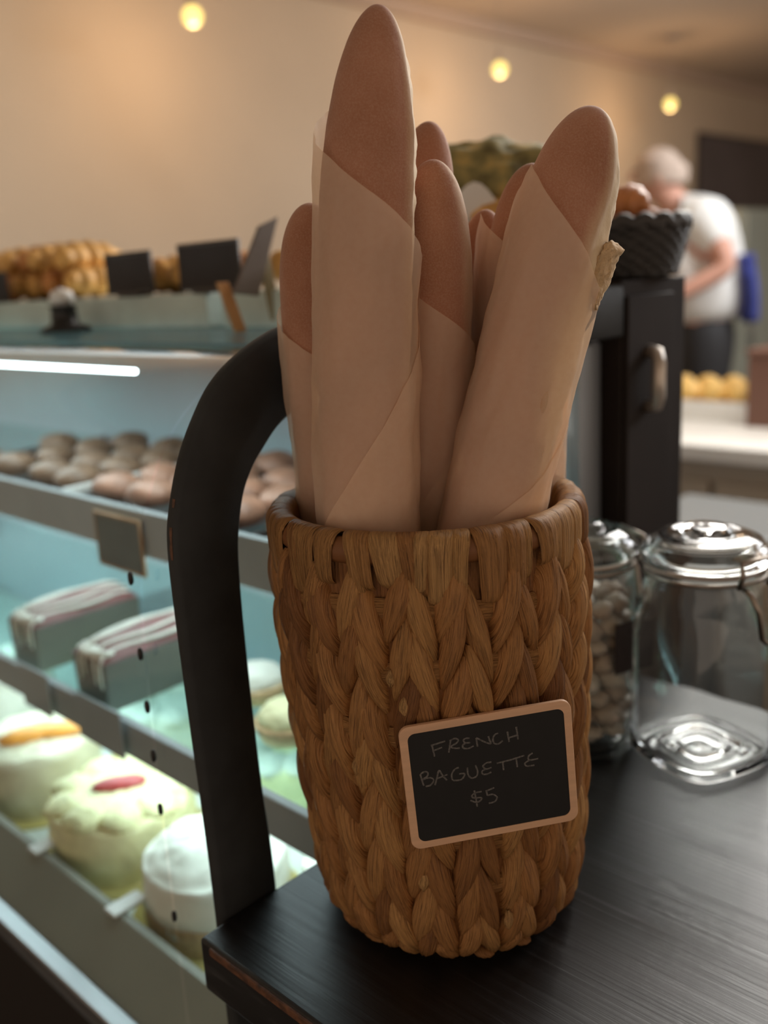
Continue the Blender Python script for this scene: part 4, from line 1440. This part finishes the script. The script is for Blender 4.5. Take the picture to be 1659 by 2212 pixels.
# ------------------------------------------------------------------ kitchen bench and goods at right
BEI = sm('beige_bench', (0.50, 0.42, 0.32), 0.6, var=0.08, vscale=3)
kb = thing('kitchen_bench', (2.5, 0.5, 0), 'white topped kitchen bench behind the counter at the right', 'bench')
rel(boxo('bench_top', WHITE, 2.16, 2.90, -0.6, 1.7, 0.86, 0.90, bevel=0.004), kb)
rel(boxo('bench_body', BEI, 2.22, 2.88, -0.58, 1.68, 0.0, 0.86), kb)
for yy in (-0.1, 0.45, 1.0):
    d_ = rel(boxo('bench_door', BEI, 2.20, 2.219, yy, yy + 0.53, 0.08, 0.80), kb)
tb = thing('white_tray', (2.62, 1.1, 0.90), 'white tray of golden buns on the kitchen bench', 'tray')
rel(boxo('tray_base', WHITE, 2.50, 2.78, 1.02, 1.45, 0.9005, 0.915), tb)
for b_ in ((2.50, 2.508, 1.02, 1.45), (2.772, 2.78, 1.02, 1.45), (2.508, 2.772, 1.02, 1.028), (2.508, 2.772, 1.442, 1.45)):
    rel(boxo('tray_side', WHITE, *b_, 0.915, 0.955), tb)
YB_ = sm('yellow_bun', (0.86, 0.55, 0.16), 0.45, var=0.15, vscale=20)
for i in range(2):
    for j in range(5):
        m = MB(); blob(m, (0, 0, 0), 0.043, 1.05, 0.9, 0.95, 16, 0.08, 2, i * 5 + j)
        o = m.build('golden_bun', YB_)
        o.location = (2.57 + i * 0.125, 1.075 + j * 0.08, 0.962)
        tag(o, 'golden bun in the %s row of the white bench tray, %s' % (['front', 'back'][i], ['rightmost', 'second from the right', 'in the middle', 'second from the left', 'leftmost'][j]),
            'bun', 'golden buns on the kitchen bench')
cbx = thing('brown_carton', (2.60, 0.93, 0.9005), 'reddish brown carton on the bench at the right edge', 'carton')
BR = sm('brown_carton', (0.16, 0.075, 0.05), 0.6, var=0.12, vscale=6)
p = onx(1612, 880, 2.45)
rel(boxo('box', BR, 2.45, 2.75, p.y - 0.34, p.y, 0.9005, 1.09), cbx)
rel(boxo('lid', sm('carton_lid', (0.20, 0.10, 0.07), 0.6), 2.445, 2.755, p.y - 0.345, p.y + 0.005, 1.0905, 1.105), cbx)
bw = thing('white_bowl', (2.60, p.y - 0.12, 1.1055), 'white bowl standing on the brown carton at the right edge', 'bowl')
MB().lathe([(0.04, 0), (0.06, 0.004), (0.098, 0.03), (0.108, 0.052), (0.104, 0.052), (0.094, 0.032), (0.056, 0.008), (0.001, 0.007)], 40).build('bowl_shell', WHITE, bw)
m = MB(); blob(m, (0, 0, 0), 0.062, 1.2, 1, 0.55, 16, 0.2, 3, 2)
o = m.build('green_cabbage', sm('yellow_green_leaf', (0.42, 0.42, 0.08), 0.5, var=0.3, vscale=12)); o.location = (2.60, p.y - 0.12, 1.1055 + 0.055)
tag(o, 'yellow green vegetable heaped in the white bowl', 'vegetable')
bn = thing('storage_bin', (1.75, 0.70, 0), 'light grey tall bin standing before the kitchen bench behind the jars', 'bin')
GB = sm('light_grey_plastic', (0.15, 0.165, 0.165), 0.5, var=0.05, vscale=6)
pl, pr = onx(1430, 1200, 1.55), onx(1580, 1200, 1.55)
rel(boxo('bin_body', GB, 1.55, 1.95, pr.y, pl.y + 0.14, 0.02, 0.80, bevel=0.02), bn)
rel(boxo('bin_lid', sm('bin_lid_grey', (0.17, 0.18, 0.18), 0.4), 1.54, 1.96, pr.y - 0.01, pl.y + 0.15, 0.802, 0.83, bevel=0.01), bn)
# fridge by the back wall, and the dark menu board
fr = thing('pale_fridge', (6.4, 2.6, 0), 'pale green grey upright fridge against the wall behind the person', 'fridge')
FG = sm('pale_green_enamel', (0.40, 0.44, 0.38), 0.4, var=0.06, vscale=2)
q = ony(1600, 560, 2.35)
rel(boxo('fridge_body', FG, q.x, q.x + 0.8, 2.35, 2.98, 0.02, 1.60, bevel=0.01), fr)
fdoor = rel(boxo('fridge_door', FG, q.x + 0.01, q.x + 0.79, 2.325, 2.349, 0.06, 1.58, bevel=0.008), fr)
rel2(MB().tube([(q.x + 0.06, 2.325, 1.1), (q.x + 0.06, 2.29, 1.08), (q.x + 0.06, 2.29, 0.82), (q.x + 0.06, 2.325, 0.8)], 0.01, 10).build('fridge_handle', STEEL), fdoor)
a_, c_ = ony(1510, 285, 2.975), ony(1500, 455, 2.975)
mb_ = thing('menu_board', ((a_.x + 8.6) / 2, 2.975, c_.z), 'dark menu board on the wall at the upper right', 'board')
rel(boxo('board_face', sm('dark_menu_face', (0.12, 0.105, 0.108), 0.5, var=0.2, vscale=2), a_.x + 0.02, 8.58, 2.970, 2.995, c_.z + 0.02, a_.z - 0.02), mb_)
m = MB().tube([(a_.x + 0.01, 2.98, c_.z + 0.01), (8.59, 2.98, c_.z + 0.01), (8.59, 2.98, a_.z - 0.01), (a_.x + 0.01, 2.98, a_.z - 0.01)], 0.015, 8, closed=True)
rel(m.build('board_frame', FRD), mb_)

# ------------------------------------------------------------------ the person in white
def skin_fig(name, verts, edges, radii, mat, parent=None, sub=2):
    me = bpy.data.meshes.new(name)
    me.from_pydata([tuple(v) for v in verts], edges, [])
    o = bpy.data.objects.new(name, me)
    COL.objects.link(o)
    me.materials.append(mat)
    sk = o.modifiers.new('skin', 'SKIN')
    sk.use_smooth_shade = True
    for i, r in enumerate(radii):
        v = me.skin_vertices[0].data[i]
        v.radius = r if isinstance(r, tuple) else (r, r)
        v.use_root = (i == 0)
    ss = o.modifiers.new('subsurf', 'SUBSURF'); ss.levels = ss.render_levels = sub
    if parent: rel(o, parent)
    return o


SKIN = sm('skin', (0.62, 0.33, 0.24), 0.55, var=0.08, vscale=8)
SHIRT = sm('white_shirt', (0.84, 0.85, 0.82), 0.8, var=0.05, vscale=5, bump=0.3, bscale=14)
TROU = sm('black_trousers', (0.018, 0.018, 0.02), 0.7, var=0.2, vscale=6)
HAIR = sm('short_grey_hair', (0.50, 0.40, 0.33), 0.8, var=0.2, vscale=40)
dpt = 4.15
Pp = lambda x, y, k=0: ond(x, y, dpt + k)
SHX = -18
Pp = lambda x, y, k=0: ond(x + SHX, y, dpt + k)
pel = Pp(1530, 745)
pe = thing('person', (pel.x, pel.y, 0), 'person in a white top and black trousers bending to the left in the kitchen', 'person')
LF = -RH       # the way the person faces
chest, neck = Pp(1528, 520), Pp(1470, 432)
belly = Pp(1532, 640)
head = Pp(1432, 388)
shR, shL = Pp(1545, 470, -0.17), Pp(1525, 462, 0.17)
elR, elL = Pp(1590, 580, -0.24), Pp(1480, 600, 0.24)
waR, waL = elR + LF * 0.22 + Vector((0, 0, -0.10)), elL + LF * 0.22 + Vector((0, 0, -0.08))
hipR, hipL = pel + FH * -0.09 + Vector((0, 0, -0.05)), pel + FH * 0.09 + Vector((0, 0, -0.05))
kR, kL = Vector((hipR.x, hipR.y, 0.52)) + LF * 0.05, Vector((hipL.x, hipL.y, 0.52)) + LF * 0.05
aR, aL = Vector((hipR.x, hipR.y, 0.09)), Vector((hipL.x, hipL.y, 0.09))
tR, tL = aR + LF * 0.20 + Vector((0, 0, -0.05)), aL + LF * 0.20 + Vector((0, 0, -0.05))
V = [pel, belly, chest, neck, head, head + LF * 0.03 + Vector((0, 0, 0.06)), shR, elR, waR, shL, elL, waL, hipR, kR, aR, tR, hipL, kL, aL, tL]
Ed = [(0, 1), (1, 2), (2, 3), (3, 4), (4, 5), (2, 6), (6, 7), (7, 8), (2, 9), (9, 10), (10, 11), (0, 12), (12, 13), (13, 14), (14, 15), (0, 16), (16, 17), (17, 18), (18, 19)]
Ra = [0.13, 0.13, 0.15, 0.055, 0.088, 0.07, 0.062, 0.046, 0.030, 0.062, 0.046, 0.030, 0.09, 0.06, 0.042, 0.035, 0.09, 0.06, 0.042, 0.035]
for wI, wv in ((8, waR), (11, waL)):
    palm = wv + LF * 0.06 + Vector((0, 0, -0.03))
    V.append(palm); pi_ = len(V) - 1
    Ed.append((wI, pi_)); Ra.append(0.028)
    for k_ in range(4):
        f0 = palm + LF * 0.04 + FH * (k_ - 1.5) * 0.019 + Vector((0, 0, -0.01))
        f1 = f0 + LF * (0.03 + 0.004 * (k_ in (1, 2))) + Vector((0, 0, -0.022))
        V += [f0, f1]; Ed += [(pi_, len(V) - 2), (len(V) - 2, len(V) - 1)]; Ra += [0.010, 0.008]
    f0 = palm + FH * (0.035 if wI == 8 else -0.035) + LF * 0.01
    V += [f0, f0 + LF * 0.03]; Ed += [(pi_, len(V) - 2), (len(V) - 2, len(V) - 1)]; Ra += [0.011, 0.009]
body = skin_fig('body', V, Ed, Ra, SKIN, pe)
sh = skin_fig('shirt', [pel.lerp(belly, 0.35), pel.lerp(belly, 0.95), chest, neck + (chest - neck) * 0.30, shR, elR + (shR - elR) * 0.25, shL, elL + (shL - elL) * 0.25],
              [(0, 1), (1, 2), (2, 3), (2, 4), (4, 5), (2, 6), (6, 7)], [0.20, 0.205, 0.215, 0.10, 0.10, 0.075, 0.10, 0.075], SHIRT, pe)
tr_ = skin_fig('trousers', [pel + Vector((0, 0, 0.03)), hipR, kR, aR, hipL, kL, aL, pel.lerp(belly, 0.9)], [(0, 1), (1, 2), (2, 3), (0, 4), (4, 5), (5, 6), (0, 7)],
               [0.180, 0.125, 0.085, 0.07, 0.125, 0.085, 0.07, 0.17], TROU, pe)
m = MB()
hc = head + Vector((0, 0, 0.02)) - LF * 0.012
pts = []
for i in range(13):
    th = 0.62 * PI * i / 12
    pts.append([hc + Vector((math.sin(th) * math.cos(a), math.sin(th) * math.sin(a), math.cos(th))) * 0.108 + RH * 0.02 * (th > 1.2)
                for a in [2 * PI * j / 28 for j in range(28)]])
m.grid(pts, closed_v=True)
rel(m.build('hair', HAIR), pe)
# face: nose, ears, eyes, mouth as small features on the side facing left
fc = head + LF * 0.088 + Vector((0, 0, 0.015))
m = MB(); blob(m, fc + LF * 0.008, 0.014, 1, 0.8, 1.5, 10, 0, 1, 1, math.atan2(LF.y, LF.x)); rel(m.build('nose', SKIN), pe)
for s in (-1, 1):
    m = MB(); blob(m, head + FH * s * 0.09 + Vector((0, 0, 0.0)), 0.022, 1, 0.4, 1.4, 10, 0, 1, 1, math.atan2(LF.y, LF.x)); rel(m.build('ear', SKIN), pe)
    m = MB(); blob(m, fc + FH * s * 0.032 + Vector((0, 0, 0.022)) - LF * 0.006, 0.010, 1, 1, 0.7, 8, 0, 1); rel(m.build('eye', sm('eye_%s' % ('far' if s > 0 else 'near'), (0.08, 0.06, 0.05), 0.3)), pe)
m = MB(); blob(m, fc + Vector((0, 0, -0.045)) - LF * 0.008, 0.018, 0.4, 1.2, 0.35, 8, 0, 1, 1, math.atan2(LF.y, LF.x)); rel(m.build('mouth', sm('lips', (0.45, 0.18, 0.15), 0.5)), pe)
for an, nm in ((aR, 0), (aL, 1)):
    m = MB()
    blob(m, Vector((an.x, an.y, 0.045)) + LF * 0.07, 0.07, 1.9, 0.75, 0.62, 14, 0, 1, 1, math.atan2(LF.y, LF.x))
    rel(m.build('shoe', TROU), pe)
# blue cloth hung at the person's back
m = MB()
pts = []
for i in range(15):
    u = i / 14
    c = Pp(1632 + 12 * u, 548 + 145 * u, -0.16)
    pts.append([c + FH * ((j - 5) * 0.012) + RH * (0.012 * math.sin(j * 1.1 + u * 3)) for j in range(11)])
m.grid(pts)
o = m.build('blue_cloth', sm('blue_cotton', (0.05, 0.07, 0.32), 0.8, var=0.15, vscale=12))
sl = o.modifiers.new('thickness', 'SOLIDIFY'); sl.thickness = 0.03
tag(o, 'blue cloth hanging at the back of the person in white', 'cloth')
